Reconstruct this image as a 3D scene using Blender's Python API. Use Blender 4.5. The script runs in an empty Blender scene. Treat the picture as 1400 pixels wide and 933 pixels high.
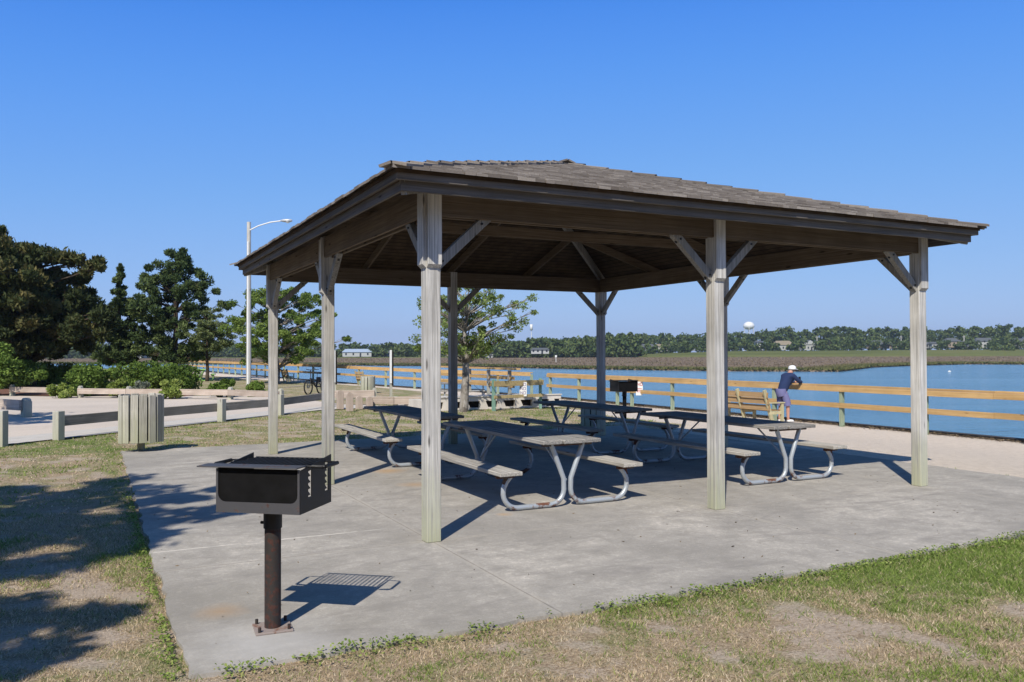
import bpy, math, random
import numpy as np
from mathutils import Matrix, Vector, noise as mnoise

random.seed(7); RNG = np.random.default_rng(11)
S = bpy.context.scene
COL = S.collection

# ------------------------------------------------------------------ camera
CAMZ = 1.8; PITCH = .0146; ROLL = -.0034; FPX = 1128.7
cam_d = bpy.data.cameras.new('camera'); cam = bpy.data.objects.new('camera', cam_d); COL.objects.link(cam)
cam.matrix_world = Matrix.Translation((0, 0, CAMZ)) @ Matrix.Rotation(math.pi/2+PITCH, 4, 'X') @ Matrix.Rotation(ROLL, 4, 'Z')
cam_d.sensor_width = 36; cam_d.lens = FPX/1400*36
cam_d.clip_start = .05; cam_d.clip_end = 9000
S.camera = cam

# ------------------------------------------------------------------ light
SHX, SHY = .255, .945                      # shadow travel per metre of height
sun_vec = Vector((-SHX, -SHY, 1)).normalized()
elev = math.asin(sun_vec.z)
azim = math.atan2(sun_vec.x, sun_vec.y)   # clockwise from +Y
W = bpy.data.worlds.new('World'); S.world = W; W.use_nodes = True
nt = W.node_tree; bg = nt.nodes['Background']
sky = nt.nodes.new('ShaderNodeTexSky'); sky.sky_type = 'NISHITA'; sky.sun_disc = False
sky.sun_elevation = elev; sky.sun_rotation = azim
sky.air_density = 1.0; sky.dust_density = .2; sky.ozone_density = 3.0; sky.altitude = 0
SKYS = .105
def vmul(src, k):
    n = nt.nodes.new('ShaderNodeVectorMath'); n.operation = 'SCALE'; nt.links.new(src, n.inputs[0]); n.inputs['Scale'].default_value = k; return n.outputs[0]
cv = nt.nodes.new('ShaderNodeRGBCurve'); nt.links.new(vmul(sky.outputs[0], SKYS), cv.inputs['Color'])
for ch, pts in ((0, [(0, 0), (.10, .02), (.155, .085), (.25, .165), (.45, .275), (1, .44)]), (1, [(0, 0), (.12, .03), (.19, .14), (.25, .268), (.40, .385), (.62, .475), (1, .58)]), (2, [(0, 0), (.22, .05), (.32, .22), (.38, .55), (.43, .80), (.69, .86), (1, .87)])):
    c_ = cv.mapping.curves[ch]; c_.points[0].location = pts[0]; c_.points[1].location = pts[-1]
    for p_ in pts[1:-1]: c_.points.new(*p_)
cv.mapping.update()
nt.links.new(vmul(cv.outputs[0], 1/SKYS), bg.inputs[0]); bg.inputs[1].default_value = SKYS
sl = bpy.data.lights.new('sun', 'SUN'); sl.energy = 5.0; sl.angle = math.radians(.53); sl.color = (1, .93, .80)
so = bpy.data.objects.new('sun', sl); COL.objects.link(so)
so.rotation_euler = sun_vec.to_track_quat('Z', 'Y').to_euler()
S.view_settings.view_transform = 'Standard'; S.view_settings.look = 'None'
S.view_settings.exposure = 0.08; S.view_settings.gamma = 1

# ------------------------------------------------------------------ site frame: the shelter's own axes
P0 = Vector((-.7805, 7.9493, 0)); TH = .4702
CT, ST = math.cos(TH), math.sin(TH)
def U(u, v, z=0.0): return Vector((P0.x+CT*u-ST*v, P0.y+ST*u+CT*v, z))
def toUV(x, y):
    dx, dy = x-P0.x, y-P0.y
    return dx*CT+dy*ST, -dx*ST+dy*CT
def at(px, py, z=0.0):
    """point of the site at height z surveyed from the photograph"""
    a = -ROLL; dx, dy = px-700, py-466.5
    X = dx*math.cos(a)-dy*math.sin(a); Y = dy*math.cos(a)+dx*math.sin(a)
    u, v = X/FPX, -Y/FPX; c, s = math.cos(PITCH), math.sin(PITCH)
    D = Vector((u, c-s*v, s+c*v)); t = (z-CAMZ)/D.z
    return Vector((D.x*t, D.y*t, z))
def sstep(a, b, x):
    t = np.clip((x-a)/(b-a), 0, 1); return t*t*(3-2*t)
def slope(u): return -.25*sstep(9.3, 14.5, np.asarray(u, float))
def gz(x, y): return float(slope(toUV(x, y)[0]))

# ------------------------------------------------------------------ numpy value noise
_T = RNG.random((256, 256))
def vn(x, y, s=1.0, o=0):
    x = np.asarray(x)*s+37.1*(o+1); y = np.asarray(y)*s+11.7*(o+1)
    xi = np.floor(x).astype(int); yi = np.floor(y).astype(int); fx = x-xi; fy = y-yi
    fx = fx*fx*(3-2*fx); fy = fy*fy*(3-2*fy)
    g = lambda a, b: _T[a % 256, b % 256]
    return (g(xi, yi)*(1-fx)+g(xi+1, yi)*fx)*(1-fy)+(g(xi, yi+1)*(1-fx)+g(xi+1, yi+1)*fx)*fy
def fbm(x, y, s, o=0): return .5*vn(x, y, s, o)+.28*vn(x, y, s*2.1, o+1)+.22*vn(x, y, s*4.7, o+2)

# ------------------------------------------------------------------ objects
def tag(o, label=None, cat=None, group=None, kind=None):
    if label: o['label'] = label
    if cat: o['category'] = cat
    if group: o['group'] = group
    if kind: o['kind'] = kind
    return o
def empty(name, loc=(0, 0, 0), rz=0.0, label=None, cat=None, group=None):
    o = bpy.data.objects.new(name, None); COL.objects.link(o); o.empty_display_size = .2
    o.location = loc; o.rotation_euler = (0, 0, rz)
    return tag(o, label, cat, group)
def copy_tree(o, parent=None):
    c = o.copy(); COL.objects.link(c)
    if parent is not None: c.parent = parent
    for ch in [k for k in bpy.data.objects if k.parent == o]: copy_tree(ch, c)
    return c

class MB:
    def __init__(s): s.v = []; s.f = []; s.sm = []
    def add(s, vs, fs, smooth=False):
        b = len(s.v); s.v += [tuple(p) for p in vs]; s.f += [tuple(b+i for i in f) for f in fs]; s.sm += [smooth]*len(fs); return s
    def box(s, a, b):
        x0, y0, z0 = a; x1, y1, z1 = b
        return s.add([(x0,y0,z0),(x1,y0,z0),(x1,y1,z0),(x0,y1,z0),(x0,y0,z1),(x1,y0,z1),(x1,y1,z1),(x0,y1,z1)],
                     [(0,3,2,1),(4,5,6,7),(0,1,5,4),(1,2,6,5),(2,3,7,6),(3,0,4,7)])
    def bar(s, a, b, w, h, up=(0, 0, 1)):
        a, b = Vector(a), Vector(b); d = (b-a).normalized(); up = Vector(up)
        x = d.cross(up)
        if x.length < 1e-4: x = d.cross(Vector((0, 1, 0)))
        x.normalize(); y = x.cross(d).normalized()
        vs = []
        for p in (a, b):
            for sx, sy in ((-1,-1),(1,-1),(1,1),(-1,1)): vs.append(p+x*sx*w/2+y*sy*h/2)
        return s.add(vs, [(0,1,2,3),(7,6,5,4),(0,4,5,1),(1,5,6,2),(2,6,7,3),(3,7,4,0)])
    def tube(s, pts, r, n=10, caps=True):
        pts = [Vector(p) for p in pts]; m = len(pts)
        rr = r if isinstance(r, (list, tuple)) else [r]*m
        t0 = (pts[1]-pts[0]).normalized(); ref = Vector((0, 0, 1)) if abs(t0.z) < .9 else Vector((1, 0, 0))
        x = t0.cross(ref).normalized(); vs = []
        for i, p in enumerate(pts):
            t = (pts[min(i+1, m-1)]-pts[max(i-1, 0)]).normalized()
            x = (x-t*x.dot(t)).normalized(); y = t.cross(x)
            for k in range(n):
                a = 2*math.pi*k/n; vs.append(p+(x*math.cos(a)+y*math.sin(a))*rr[i])
        fs = [(i*n+k, i*n+(k+1) % n, (i+1)*n+(k+1) % n, (i+1)*n+k) for i in range(m-1) for k in range(n)]
        s.add(vs, fs, True)
        if caps: s.add(vs[:n], [tuple(range(n))[::-1]]); s.add(vs[-n:], [tuple(range(n))])
        return s
    def lathe(s, prof, c=(0, 0, 0), n=20, axis='Z'):
        vs = []
        for r, z in prof:
            for k in range(n):
                a = 2*math.pi*k/n; p = (r*math.cos(a), r*math.sin(a), z)
                if axis == 'Y': p = (p[0], p[2], p[1])
                if axis == 'X': p = (p[2], p[0], p[1])
                vs.append((p[0]+c[0], p[1]+c[1], p[2]+c[2]))
        m = len(prof)
        return s.add(vs, [(i*n+k, i*n+(k+1) % n, (i+1)*n+(k+1) % n, (i+1)*n+k) for i in range(m-1) for k in range(n)], True)
    def prism(s, poly, z0, z1):
        n = len(poly); vs = [(x, y, z0) for x, y in poly]+[(x, y, z1) for x, y in poly]
        return s.add(vs, [tuple(range(n))[::-1], tuple(range(n, 2*n))]+[(i, (i+1) % n, n+(i+1) % n, n+i) for i in range(n)])
    def build(s, name, mat, parent=None, bevel=0.0):
        me = bpy.data.meshes.new(name); me.from_pydata(s.v, [], s.f); me.update()
        me.polygons.foreach_set('use_smooth', s.sm); me.materials.append(mat)
        o = bpy.data.objects.new(name, me); COL.objects.link(o)
        if parent is not None: o.parent = parent
        if bevel:
            m = o.modifiers.new('bevel', 'BEVEL'); m.width = bevel; m.segments = 1; m.limit_method = 'ANGLE'
        return o

def mesh_np(name, verts, faces_n, mat, parent=None, tint=None, per=3, smooth=False):
    """verts (N,3); faces consecutive groups of `per`"""
    me = bpy.data.meshes.new(name); n = len(verts); nf = n//per
    me.vertices.add(n); me.vertices.foreach_set('co', np.ascontiguousarray(verts, dtype=np.float32).ravel())
    me.loops.add(n); me.loops.foreach_set('vertex_index', np.arange(n, dtype=np.int32))
    me.polygons.add(nf); me.polygons.foreach_set('loop_start', np.arange(0, n, per, dtype=np.int32))
    try: me.polygons.foreach_set('loop_total', np.full(nf, per, dtype=np.int32))
    except Exception: pass
    me.update(calc_edges=True)
    if tint is not None:
        a = me.attributes.new('tint', 'FLOAT', 'FACE'); a.data.foreach_set('value', np.asarray(tint, dtype=np.float32))
    me.materials.append(mat)
    o = bpy.data.objects.new(name, me); COL.objects.link(o)
    if parent is not None: o.parent = parent
    return o

# ------------------------------------------------------------------ materials
class M:
    def __init__(s, name, rough=.85, spec=.3, metal=0.0):
        s.m = bpy.data.materials.new(name); s.m.use_nodes = True; s.t = s.m.node_tree
        s.b = s.t.nodes['Principled BSDF']; s.b.inputs['Roughness'].default_value = rough
        s.b.inputs['Specular IOR Level'].default_value = spec; s.b.inputs['Metallic'].default_value = metal
        s.tc = None
    def n(s, typ, **k):
        n = s.t.nodes.new(typ)
        for a, b in k.items(): setattr(n, a, b)
        return n
    def l(s, a, b): s.t.links.new(a, b)
    def coord(s, scale=(1, 1, 1), src='Object'):
        if s.tc is None: s.tc = s.n('ShaderNodeTexCoord')
        mp = s.n('ShaderNodeMapping'); mp.inputs['Scale'].default_value = scale
        s.l(s.tc.outputs[src], mp.inputs[0]); return mp.outputs[0]
    def noise(s, scale, vec=None, detail=4, rough=.6, dist=0):
        n = s.n('ShaderNodeTexNoise'); n.inputs['Scale'].default_value = scale; n.inputs['Detail'].default_value = detail
        n.inputs['Roughness'].default_value = rough; n.inputs['Distortion'].default_value = dist
        s.l(vec if vec is not None else s.coord(), n.inputs['Vector']); return n.outputs[0]
    def ramp(s, fac, stops):
        r = s.n('ShaderNodeValToRGB'); e = r.color_ramp.elements
        while len(e) < len(stops): e.new(.5)
        for i, (p, c) in enumerate(stops):
            e[i].position = p; e[i].color = (*c, 1) if len(c) == 3 else c
        s.l(fac, r.inputs[0]); return r.outputs[0]
    def g(s, fac, lo, hi): return s.ramp(fac, [(lo, (0, 0, 0)), (hi, (1, 1, 1))])
    def mix(s, f, a, b, mode='MIX'):
        m = s.n('ShaderNodeMix', data_type='RGBA', blend_type=mode)
        if isinstance(f, (int, float)): m.inputs[0].default_value = f
        else: s.l(f, m.inputs[0])
        for i, x in ((6, a), (7, b)):
            if isinstance(x, tuple): m.inputs[i].default_value = (*x, 1)
            else: s.l(x, m.inputs[i])
        return m.outputs[2]
    def math(s, op, a, b=0.0):
        m = s.n('ShaderNodeMath', operation=op)
        for i, x in ((0, a), (1, b)):
            if isinstance(x, (int, float)): m.inputs[i].default_value = x
            else: s.l(x, m.inputs[i])
        return m.outputs[0]
    def xyz(s, which, src='Object'):
        if s.tc is None: s.tc = s.n('ShaderNodeTexCoord')
        q = s.n('ShaderNodeSeparateXYZ'); s.l(s.tc.outputs[src], q.inputs[0]); return q.outputs[which]
    def col(s, c):
        if isinstance(c, tuple): s.b.inputs['Base Color'].default_value = (*c, 1)
        else: s.l(c, s.b.inputs['Base Color'])
        return s
    def bump(s, h, strength=.3, dist=.01):
        b = s.n('ShaderNodeBump'); b.inputs['Strength'].default_value = strength; b.inputs['Distance'].default_value = dist
        s.l(h, b.inputs['Height']); s.l(b.outputs[0], s.b.inputs['Normal']); return s
    def attr(s, name):
        a = s.n('ShaderNodeAttribute', attribute_name=name); return a.outputs['Fac']

def wood(name, c0, c1, crack, axis='z', algae=None, k=1.0, rnd=.25):
    m = M(name, .88, .15)
    ax = {'x': (1.1, 58, 58), 'y': (58, 1.1, 58), 'z': (58, 58, 1.1)}[axis]
    sc = tuple(a*k for a in ax)
    gr = m.noise(1.0, m.coord(sc), 6, .65, .6)
    gr2 = m.noise(.33, m.coord(sc), 5, .7, .3)
    big = m.noise(1.7, m.coord((1, 1, 1)), 3)
    c = m.ramp(gr, [(.36, c0), (.62, c1)])
    c = m.mix(m.math('MULTIPLY', m.g(m.math('ADD', m.math('MULTIPLY', gr2, .55), m.math('MULTIPLY', gr, .45)), .56, .66), .7), c, crack)
    c = m.mix(m.g(big, .35, .75), c, m.mix(.5, c, tuple(x*.72 for x in c0)))
    kn = m.n('ShaderNodeTexVoronoi'); kn.inputs['Scale'].default_value = 1.0
    ks = {'x': (1.6, 7, 7), 'y': (7, 1.6, 7), 'z': (7, 7, 1.6)}[axis]
    m.l(m.coord(ks), kn.inputs['Vector'])
    c = m.mix(m.ramp(kn.outputs['Distance'], [(.05, (.8, .8, .8)), (.12, (0, 0, 0))]), c, tuple(x*.45 for x in crack))
    if algae:
        zz = m.xyz(2)
        am = m.math('ADD', m.ramp(zz, [(0, (.85,)*3), (.6, (.55,)*3), (1, (.20,)*3)]), m.math('MULTIPLY', m.math('SUBTRACT', gr, .5), 1.8))
        am = m.math('MULTIPLY', m.g(am, .38, 1.1), .7)
        c = m.mix(am, c, algae)
    oi = m.n('ShaderNodeObjectInfo')
    v = m.math('ADD', m.math('MULTIPLY', oi.outputs['Random'], rnd), 1-rnd/2)
    hs = m.n('ShaderNodeHueSaturation'); m.l(c, hs.inputs['Color']); m.l(v, hs.inputs['Value'])
    m.col(hs.outputs[0]); m.bump(m.math('ADD', gr, m.math('MULTIPLY', gr2, .6)), .45, .004)
    return m.m

def flat_soot():
    m = M('soot_black', .75, .12); n = m.noise(9, None, 5); m.col(m.ramp(n, [(.3, (.004, .004, .004)), (.7, (.009, .009, .010))])); return m.m
POSTW = wood('weathered_post_wood', (.30, .29, .275), (.73, .715, .69), (.13, .12, .105), 'z', (.33, .35, .17))
GREYX = wood('grey_wood_x', (.20, .185, .165), (.36, .33, .30), (.07, .06, .05), 'x')
GREYY = wood('grey_wood_y', (.20, .185, .165), (.36, .33, .30), (.07, .06, .05), 'y')
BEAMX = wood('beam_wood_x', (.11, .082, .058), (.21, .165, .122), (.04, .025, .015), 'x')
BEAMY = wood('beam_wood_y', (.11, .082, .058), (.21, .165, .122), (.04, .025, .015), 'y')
BRACE = wood('brace_wood', (.20, .19, .175), (.40, .385, .36), (.07, .055, .045), 'z')
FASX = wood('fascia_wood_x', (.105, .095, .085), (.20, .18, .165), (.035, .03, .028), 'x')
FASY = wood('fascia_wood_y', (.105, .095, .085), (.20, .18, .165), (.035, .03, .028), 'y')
TABW = wood('table_plank_wood', (.11, .11, .11), (.38, .36, .335), (.03, .027, .025), 'y')
BENW = wood('bench_plank_wood', (.25, .235, .215), (.55, .525, .48), (.09, .07, .05), 'y')
RAILW = wood('yellow_rail_wood', (.44, .27, .11), (.64, .43, .20), (.25, .14, .06), 'y', k=.6)
RAILW2 = wood('yellow_rail_wood_old', (.30, .24, .12), (.50, .38, .19), (.08, .09, .06), 'y', k=.6)
RAILP = wood('green_post_wood', (.22, .30, .20), (.44, .48, .35), (.10, .14, .10), 'z')
GPOST = wood('teal_post_wood', (.10, .20, .16), (.22, .34, .27), (.07, .08, .05), 'z')
GUARD = wood('guard_rail_wood', (.36, .29, .235), (.58, .49, .42), (.17, .11, .08), 'x', k=.7)
GUARDG = wood('guard_rail_grey', (.21, .195, .17), (.34, .31, .275), (.10, .08, .06), 'x', k=.7)
GUARDT = wood('bollard_wood', (.34, .27, .22), (.56, .47, .40), (.15, .11, .09), 'z', k=.7)
GUARDP = wood('guard_post_wood', (.34, .325, .295), (.60, .58, .54), (.15, .12, .10), 'z', (.33, .34, .22))
SLAT = wood('bin_slat_wood', (.27, .26, .22), (.60, .58, .52), (.10, .09, .07), 'z', (.30, .32, .17))
SWING = wood('swing_bench_wood', (.27, .17, .085), (.43, .29, .15), (.12, .07, .04), 'y')
SWINGP = wood('swing_bench_post', (.42, .38, .22), (.58, .52, .33), (.2, .18, .1), 'z')

def concrete():
    m = M('concrete_pad', .92, .2)
    n1 = m.noise(.55, None, 6, .62, .5); n2 = m.noise(3.2, None, 6, .7); n3 = m.noise(70, None, 3, .7); n4 = m.noise(260, None, 2, .6)
    c = m.ramp(n1, [(.34, (.295, .277, .25)), (.5, (.41, .383, .345)), (.64, (.55, .51, .455))])
    c = m.mix(m.math('MULTIPLY', m.g(n2, .45, .62), .6), c, (.25, .235, .21))
    c = m.mix(m.math('MULTIPLY', m.g(n3, .46, .66), .5), c, (.25, .235, .215))
    n5 = m.noise(14, None, 5, .75); c = m.mix(m.math('MULTIPLY', m.g(n5, .52, .66), .35), c, (.53, .50, .455)); c = m.mix(m.math('MULTIPLY', m.g(n5, .46, .36), .35), c, (.24, .225, .205))
    c = m.mix(m.math('MULTIPLY', m.g(n4, .56, .7), .3), c, (.56, .53, .48))
    # pale flecks scattered where the paste has worn
    vo = m.n('ShaderNodeTexVoronoi'); vo.inputs['Scale'].default_value = 14; m.l(m.coord((1, 1, 1)), vo.inputs['Vector'])
    fl = m.math('MULTIPLY', m.ramp(vo.outputs['Distance'], [(.06, (1, 1, 1)), (.12, (0, 0, 0))]), m.g(m.noise(.8, None, 3), .52, .66))
    c = m.mix(m.math('MULTIPLY', fl, .7), c, (.62, .59, .54))
    wv = m.noise(1.1, m.coord((.45, 1.6, 1)), 5, .7, 1.4)
    c = m.mix(m.math('MULTIPLY', m.g(wv, .52, .66), .5), c, (.225, .21, .195))
    # rust stains by table feet and grill, each a blob of its own
    X, Y = m.xyz(0), m.xyz(1)
    for (a, b, r, k) in ((1.15, 4.75, .35, .75), (1.05, 3.3, .28, .6), (-2.1, -1.35, .22, .5), (1.2, .85, .12, .6), (4.7, 3.8, .3, .4)):
        d = m.math('SQRT', m.math('ADD', m.math('POWER', m.math('SUBTRACT', X, a), 2), m.math('POWER', m.math('SUBTRACT', Y, b), 2)))
        d = m.math('ADD', d, m.math('MULTIPLY', m.math('SUBTRACT', n2, .5), r*1.2))
        c = m.mix(m.math('MULTIPLY', m.ramp(d, [(0, (1, 1, 1)), (r, (0, 0, 0))]), k), c, (.42, .27, .14))
    # ash-pale ground by the grill foot
    d = m.math('SQRT', m.math('ADD', m.math('POWER', m.math('SUBTRACT', X, -1.95), 2), m.math('POWER', m.math('SUBTRACT', Y, -2.1), 2)))
    d = m.math('ADD', d, m.math('MULTIPLY', m.math('SUBTRACT', n2, .5), .5))
    c = m.mix(m.math('MULTIPLY', m.ramp(d, [(.1, (1, 1, 1)), (.6, (0, 0, 0))]), .55), c, (.50, .49, .48))
    # sawn joints
    for (src, p) in ((X, 0.0), (X, 3.5), (X, 7.0), (Y, 0.0), (Y, 3.9), (Y, 7.8)):
        e = m.math('ABSOLUTE', m.math('SUBTRACT', m.math('ADD', src, m.math('MULTIPLY', m.math('SUBTRACT', n3, .5), .012)), p))
        lo = m.math('MULTIPLY', m.ramp(e, [(.004, (1, 1, 1)), (.009, (0, 0, 0))]), .65)
        c = m.mix(lo, c, (.13, .12, .11))
        hi = m.math('MULTIPLY', m.math('MULTIPLY', m.ramp(e, [(.012, (1, 1, 1)), (.06, (0, 0, 0))]), .35), m.g(n2, .4, .6))
        c = m.mix(hi, c, (.55, .50, .43))
    # filled crack with pale repair
    cy = m.math('ABSOLUTE', m.math('SUBTRACT', m.math('ADD', Y, m.math('MULTIPLY', n2, .08)), .78))
    cr = m.math('MULTIPLY', m.ramp(cy, [(.009, (1, 1, 1)), (.016, (0, 0, 0))]), m.math('MULTIPLY', m.math('LESS_THAN', X, -.2), m.g(m.noise(2.4, None, 2), .42, .5)))
    c = m.mix(m.math('MULTIPLY', cr, .9), c, (.66, .62, .56))
    m.col(c); m.bump(m.math('ADD', n3, m.math('MULTIPLY', n2, .5)), .25, .004)
    return m.m
CONC = concrete()

def pale_conc(name='pale_concrete', base=(.56, .53, .49)):
    m = M(name, .9, .2); n = m.noise(2.5, None, 5, .65); n2 = m.noise(40, None, 3)
    c = m.ramp(n, [(.3, tuple(x*.8 for x in base)), (.7, base)])
    c = m.mix(m.math('MULTIPLY', m.g(n2, .5, .7), .25), c, tuple(x*.65 for x in base))
    m.col(c).bump(n2, .2, .004); return m.m
PALE = pale_conc()
WHITEC = pale_conc('white_concrete', (.66, .62, .56))

def gravel(name, base, dark, sc=9):
    m = M(name, .95, .1); n = m.noise(sc, None, 6, .75); n1 = m.noise(.35, m.coord((.5, 1, 1)), 4, .6, .6); n2 = m.noise(60, None, 3, .7)
    c = m.ramp(n1, [(.3, tuple(x*.82 for x in base)), (.7, base)])
    c = m.mix(m.math('MULTIPLY', m.g(n, .5, .72), .35), c, dark)
    c = m.mix(m.math('MULTIPLY', m.g(n2, .52, .7), .35), c, tuple(x*.5 for x in base))
    m.col(c).bump(n2, .4, .01); return m.m
LOT = gravel('crushed_shell_lot', (.62, .545, .475), (.34, .29, .26))
MULCH = gravel('red_mulch', (.20, .105, .075), (.08, .045, .03), 14)

def ground_mat():
    m = M('grass_and_sand_ground', .97, .08)
    sand, green = m.attr('sand'), m.attr('green')
    n1 = m.noise(1.1, None, 6, .68, .4); n2 = m.noise(8, None, 6, .75); n3 = m.noise(55, None, 4, .75)
    straw = m.ramp(n3, [(.32, (.20, .145, .095)), (.5, (.40, .31, .215)), (.7, (.60, .49, .36))])
    grn = m.ramp(n3, [(.32, (.08, .11, .03)), (.55, (.19, .24, .075)), (.75, (.34, .38, .15))])
    gf = m.math('ADD', green, m.math('MULTIPLY', m.math('SUBTRACT', n1, .5), 1.6))
    gf = m.math('ADD', gf, m.math('MULTIPLY', m.math('SUBTRACT', n2, .5), 1.1))
    c = m.mix(m.g(gf, .35, .75), straw, grn)
    bare = m.g(m.math('ADD', m.attr('bare'), m.math('ADD', m.math('MULTIPLY', m.math('SUBTRACT', n2, .5), 2.6), m.math('MULTIPLY', m.math('SUBTRACT', n3, .5), 1.2))), .30, .85)
    c = m.mix(m.math('MULTIPLY', bare, .8), c, m.ramp(n3, [(.3, (.33, .26, .20)), (.7, (.64, .54, .45))]))
    sd = m.ramp(n2, [(.25, (.52, .45, .38)), (.5, (.66, .575, .49)), (.75, (.74, .655, .565))])
    sd = m.mix(m.math('MULTIPLY', m.g(n3, .5, .72), .4), sd, (.36, .30, .25))
    deb = m.math('MULTIPLY', m.g(m.noise(2.0, m.coord((2.2, .45, 1)), 6, .8, .5), .62, .70), .45)
    sd = m.mix(deb, sd, (.30, .235, .18))
    sf = m.g(m.math('ADD', sand, m.math('MULTIPLY', m.math('SUBTRACT', n2, .5), .8)), .42, .58)
    c = m.mix(sf, c, sd)
    m.col(c).bump(m.math('ADD', n3, m.math('MULTIPLY', n2, 1.2)), .8, .03); return m.m
GROUND = ground_mat()

def blade_mat(name, stops, trans=.35, rough=.7):
    m = M(name, rough, .12); t = m.attr('tint'); c = m.ramp(t, stops); m.col(c)
    tr = m.n('ShaderNodeBsdfTranslucent'); m.l(c, tr.inputs[0])
    ms = m.n('ShaderNodeMixShader'); ms.inputs[0].default_value = trans
    m.l(m.b.outputs[0], ms.inputs[1]); m.l(tr.outputs[0], ms.inputs[2])
    m.l(ms.outputs[0], m.t.nodes['Material Output'].inputs[0]); return m.m
GRASS = blade_mat('turf_blades', [(0, (.10, .16, .03)), (.25, (.21, .30, .065)), (.45, (.36, .42, .13)), (.55, (.38, .30, .18)), (.8, (.62, .49, .33)), (1, (.78, .67, .51))])
CEDAR = blade_mat('cedar_foliage', [(0, (.020, .032, .013)), (.5, (.058, .074, .026)), (.85, (.135, .12, .045)), (1, (.19, .155, .06))], .15)
CEDARG = blade_mat('juniper_foliage', [(0, (.022, .040, .016)), (.5, (.065, .10, .034)), (1, (.17, .21, .075))], .15)
OAK = blade_mat('oak_foliage', [(0, (.06, .10, .025)), (.5, (.15, .225, .05)), (1, (.30, .38, .10))], .35)
OAKC = blade_mat('young_oak_foliage', [(0, (.08, .12, .04)), (.5, (.19, .26, .075)), (1, (.36, .44, .15))], .4)
OAKP = blade_mat('pale_oak_foliage', [(0, (.07, .10, .04)), (.5, (.16, .20, .075)), (1, (.30, .34, .15))], .35)
SHRUB = blade_mat('shrub_foliage', [(0, (.035, .07, .015)), (.5, (.12, .19, .035)), (1, (.25, .34, .08))], .25)
SHRUBL = blade_mat('light_shrub_foliage', [(0, (.10, .15, .03)), (.5, (.25, .32, .075)), (1, (.40, .45, .14))], .3)
SHRUBG = blade_mat('silver_shrub_foliage', [(0, (.12, .14, .11)), (.5, (.22, .25, .19)), (1, (.36, .38, .30))], .2)
WOODS = blade_mat('far_woods', [(0, (.03, .055, .02)), (.5, (.08, .12, .04)), (1, (.17, .205, .075))], .15)
MARSHG = blade_mat('marsh_reeds', [(0, (.14, .15, .06)), (.3, (.20, .185, .09)), (.55, (.21, .16, .115)), (1, (.29, .23, .165))], .2)

def bark(name, a, b):
    m = M(name, .95, .1); n = m.noise(1, m.coord((16, 16, 3)), 5, .7, .5); n2 = m.noise(3, None, 4)
    m.col(m.mix(m.g(n2, .45, .6), m.ramp(n, [(.3, a), (.7, b)]), tuple(x*.7 for x in a))).bump(n, .7, .03); return m.m
BARKD = bark('dark_bark', (.05, .038, .028), (.12, .095, .07))
BARKL = bark('pale_bark', (.17, .15, .125), (.42, .39, .35))

def metal(name, c, rust, amount, rough=.45, met=.6, sc=6, zrust=False):
    m = M(name, rough, .5, met); n = m.noise(sc, None, 6, .7, .3); n2 = m.noise(60, None, 3)
    f = n
    if zrust:
        z = m.xyz(2); f = m.math('ADD', n, m.ramp(z, [(.02, (.10,)*3), (.3, (.05,)*3), (.42, (0.0,)*3)]))
    k = m.g(f, amount, amount+.07)
    cc = m.mix(k, m.mix(m.math('MULTIPLY', n2, .35), c, tuple(x*.7 for x in c)), m.ramp(n2, [(.3, rust), (.7, tuple(x*.5 for x in rust))]))
    m.col(cc); inv = m.math('SUBTRACT', 1.0, k); m.l(m.math('MULTIPLY', inv, met), m.b.inputs['Metallic'])
    m.l(m.math('ADD', m.math('MULTIPLY', k, .4), rough), m.b.inputs['Roughness']); m.bump(n2, .15, .002); return m.m
GALV = metal('galvanised_tube', (.44, .48, .52), (.17, .07, .042), .62, .42, .35, 5, True)
BRKT = metal('rusty_bracket', (.10, .08, .07), (.12, .05, .03), .45, .7, .2)
BLACK = metal('black_grill_steel', (.012, .012, .014), (.04, .02, .015), .74, .5, .2)
SOOT = flat_soot()
GREYP = metal('burnt_grill_plate', (.085, .085, .095), (.12, .055, .04), .58, .55, .3, 9)
RUSTP = metal('rusty_post_steel', (.032, .026, .024), (.085, .036, .028), .50, .7, .1, 22)
PLATE = metal('ashy_base_plate', (.30, .25, .23), (.26, .14, .10), .55, .85, .1, 9)
def flat(name, c, rough=.6, spec=.3, met=0):
    m = M(name, rough, spec, met); n = m.noise(12, None, 4)
    m.col(m.mix(m.math('MULTIPLY', m.g(n, .4, .7), .25), c, tuple(x*.7 for x in c))); return m.m
DARK = flat('dark_void', (.015, .013, .012), .9)
BLKP = flat('black_plastic', (.02, .02, .022), .4)
WPAINT = flat('white_paint', (.74, .74, .72), .5)
GREENP = flat('lime_paint', (.35, .62, .18), .5)
REDP = flat('red_lettering', (.5, .07, .06), .5)
PURP = flat('purple_lettering', (.15, .10, .28), .5)
SKIN = flat('skin', (.50, .27, .20), .5)
NAVY = flat('navy_cloth', (.020, .035, .095), .9)
SHORT = flat('plaid_shorts', (.17, .17, .33), .9)
HAIRM = flat('grey_brown_hair', (.10, .08, .07), .8)
TIRE = flat('tyre_rubber', (.02, .02, .02), .8)

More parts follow.
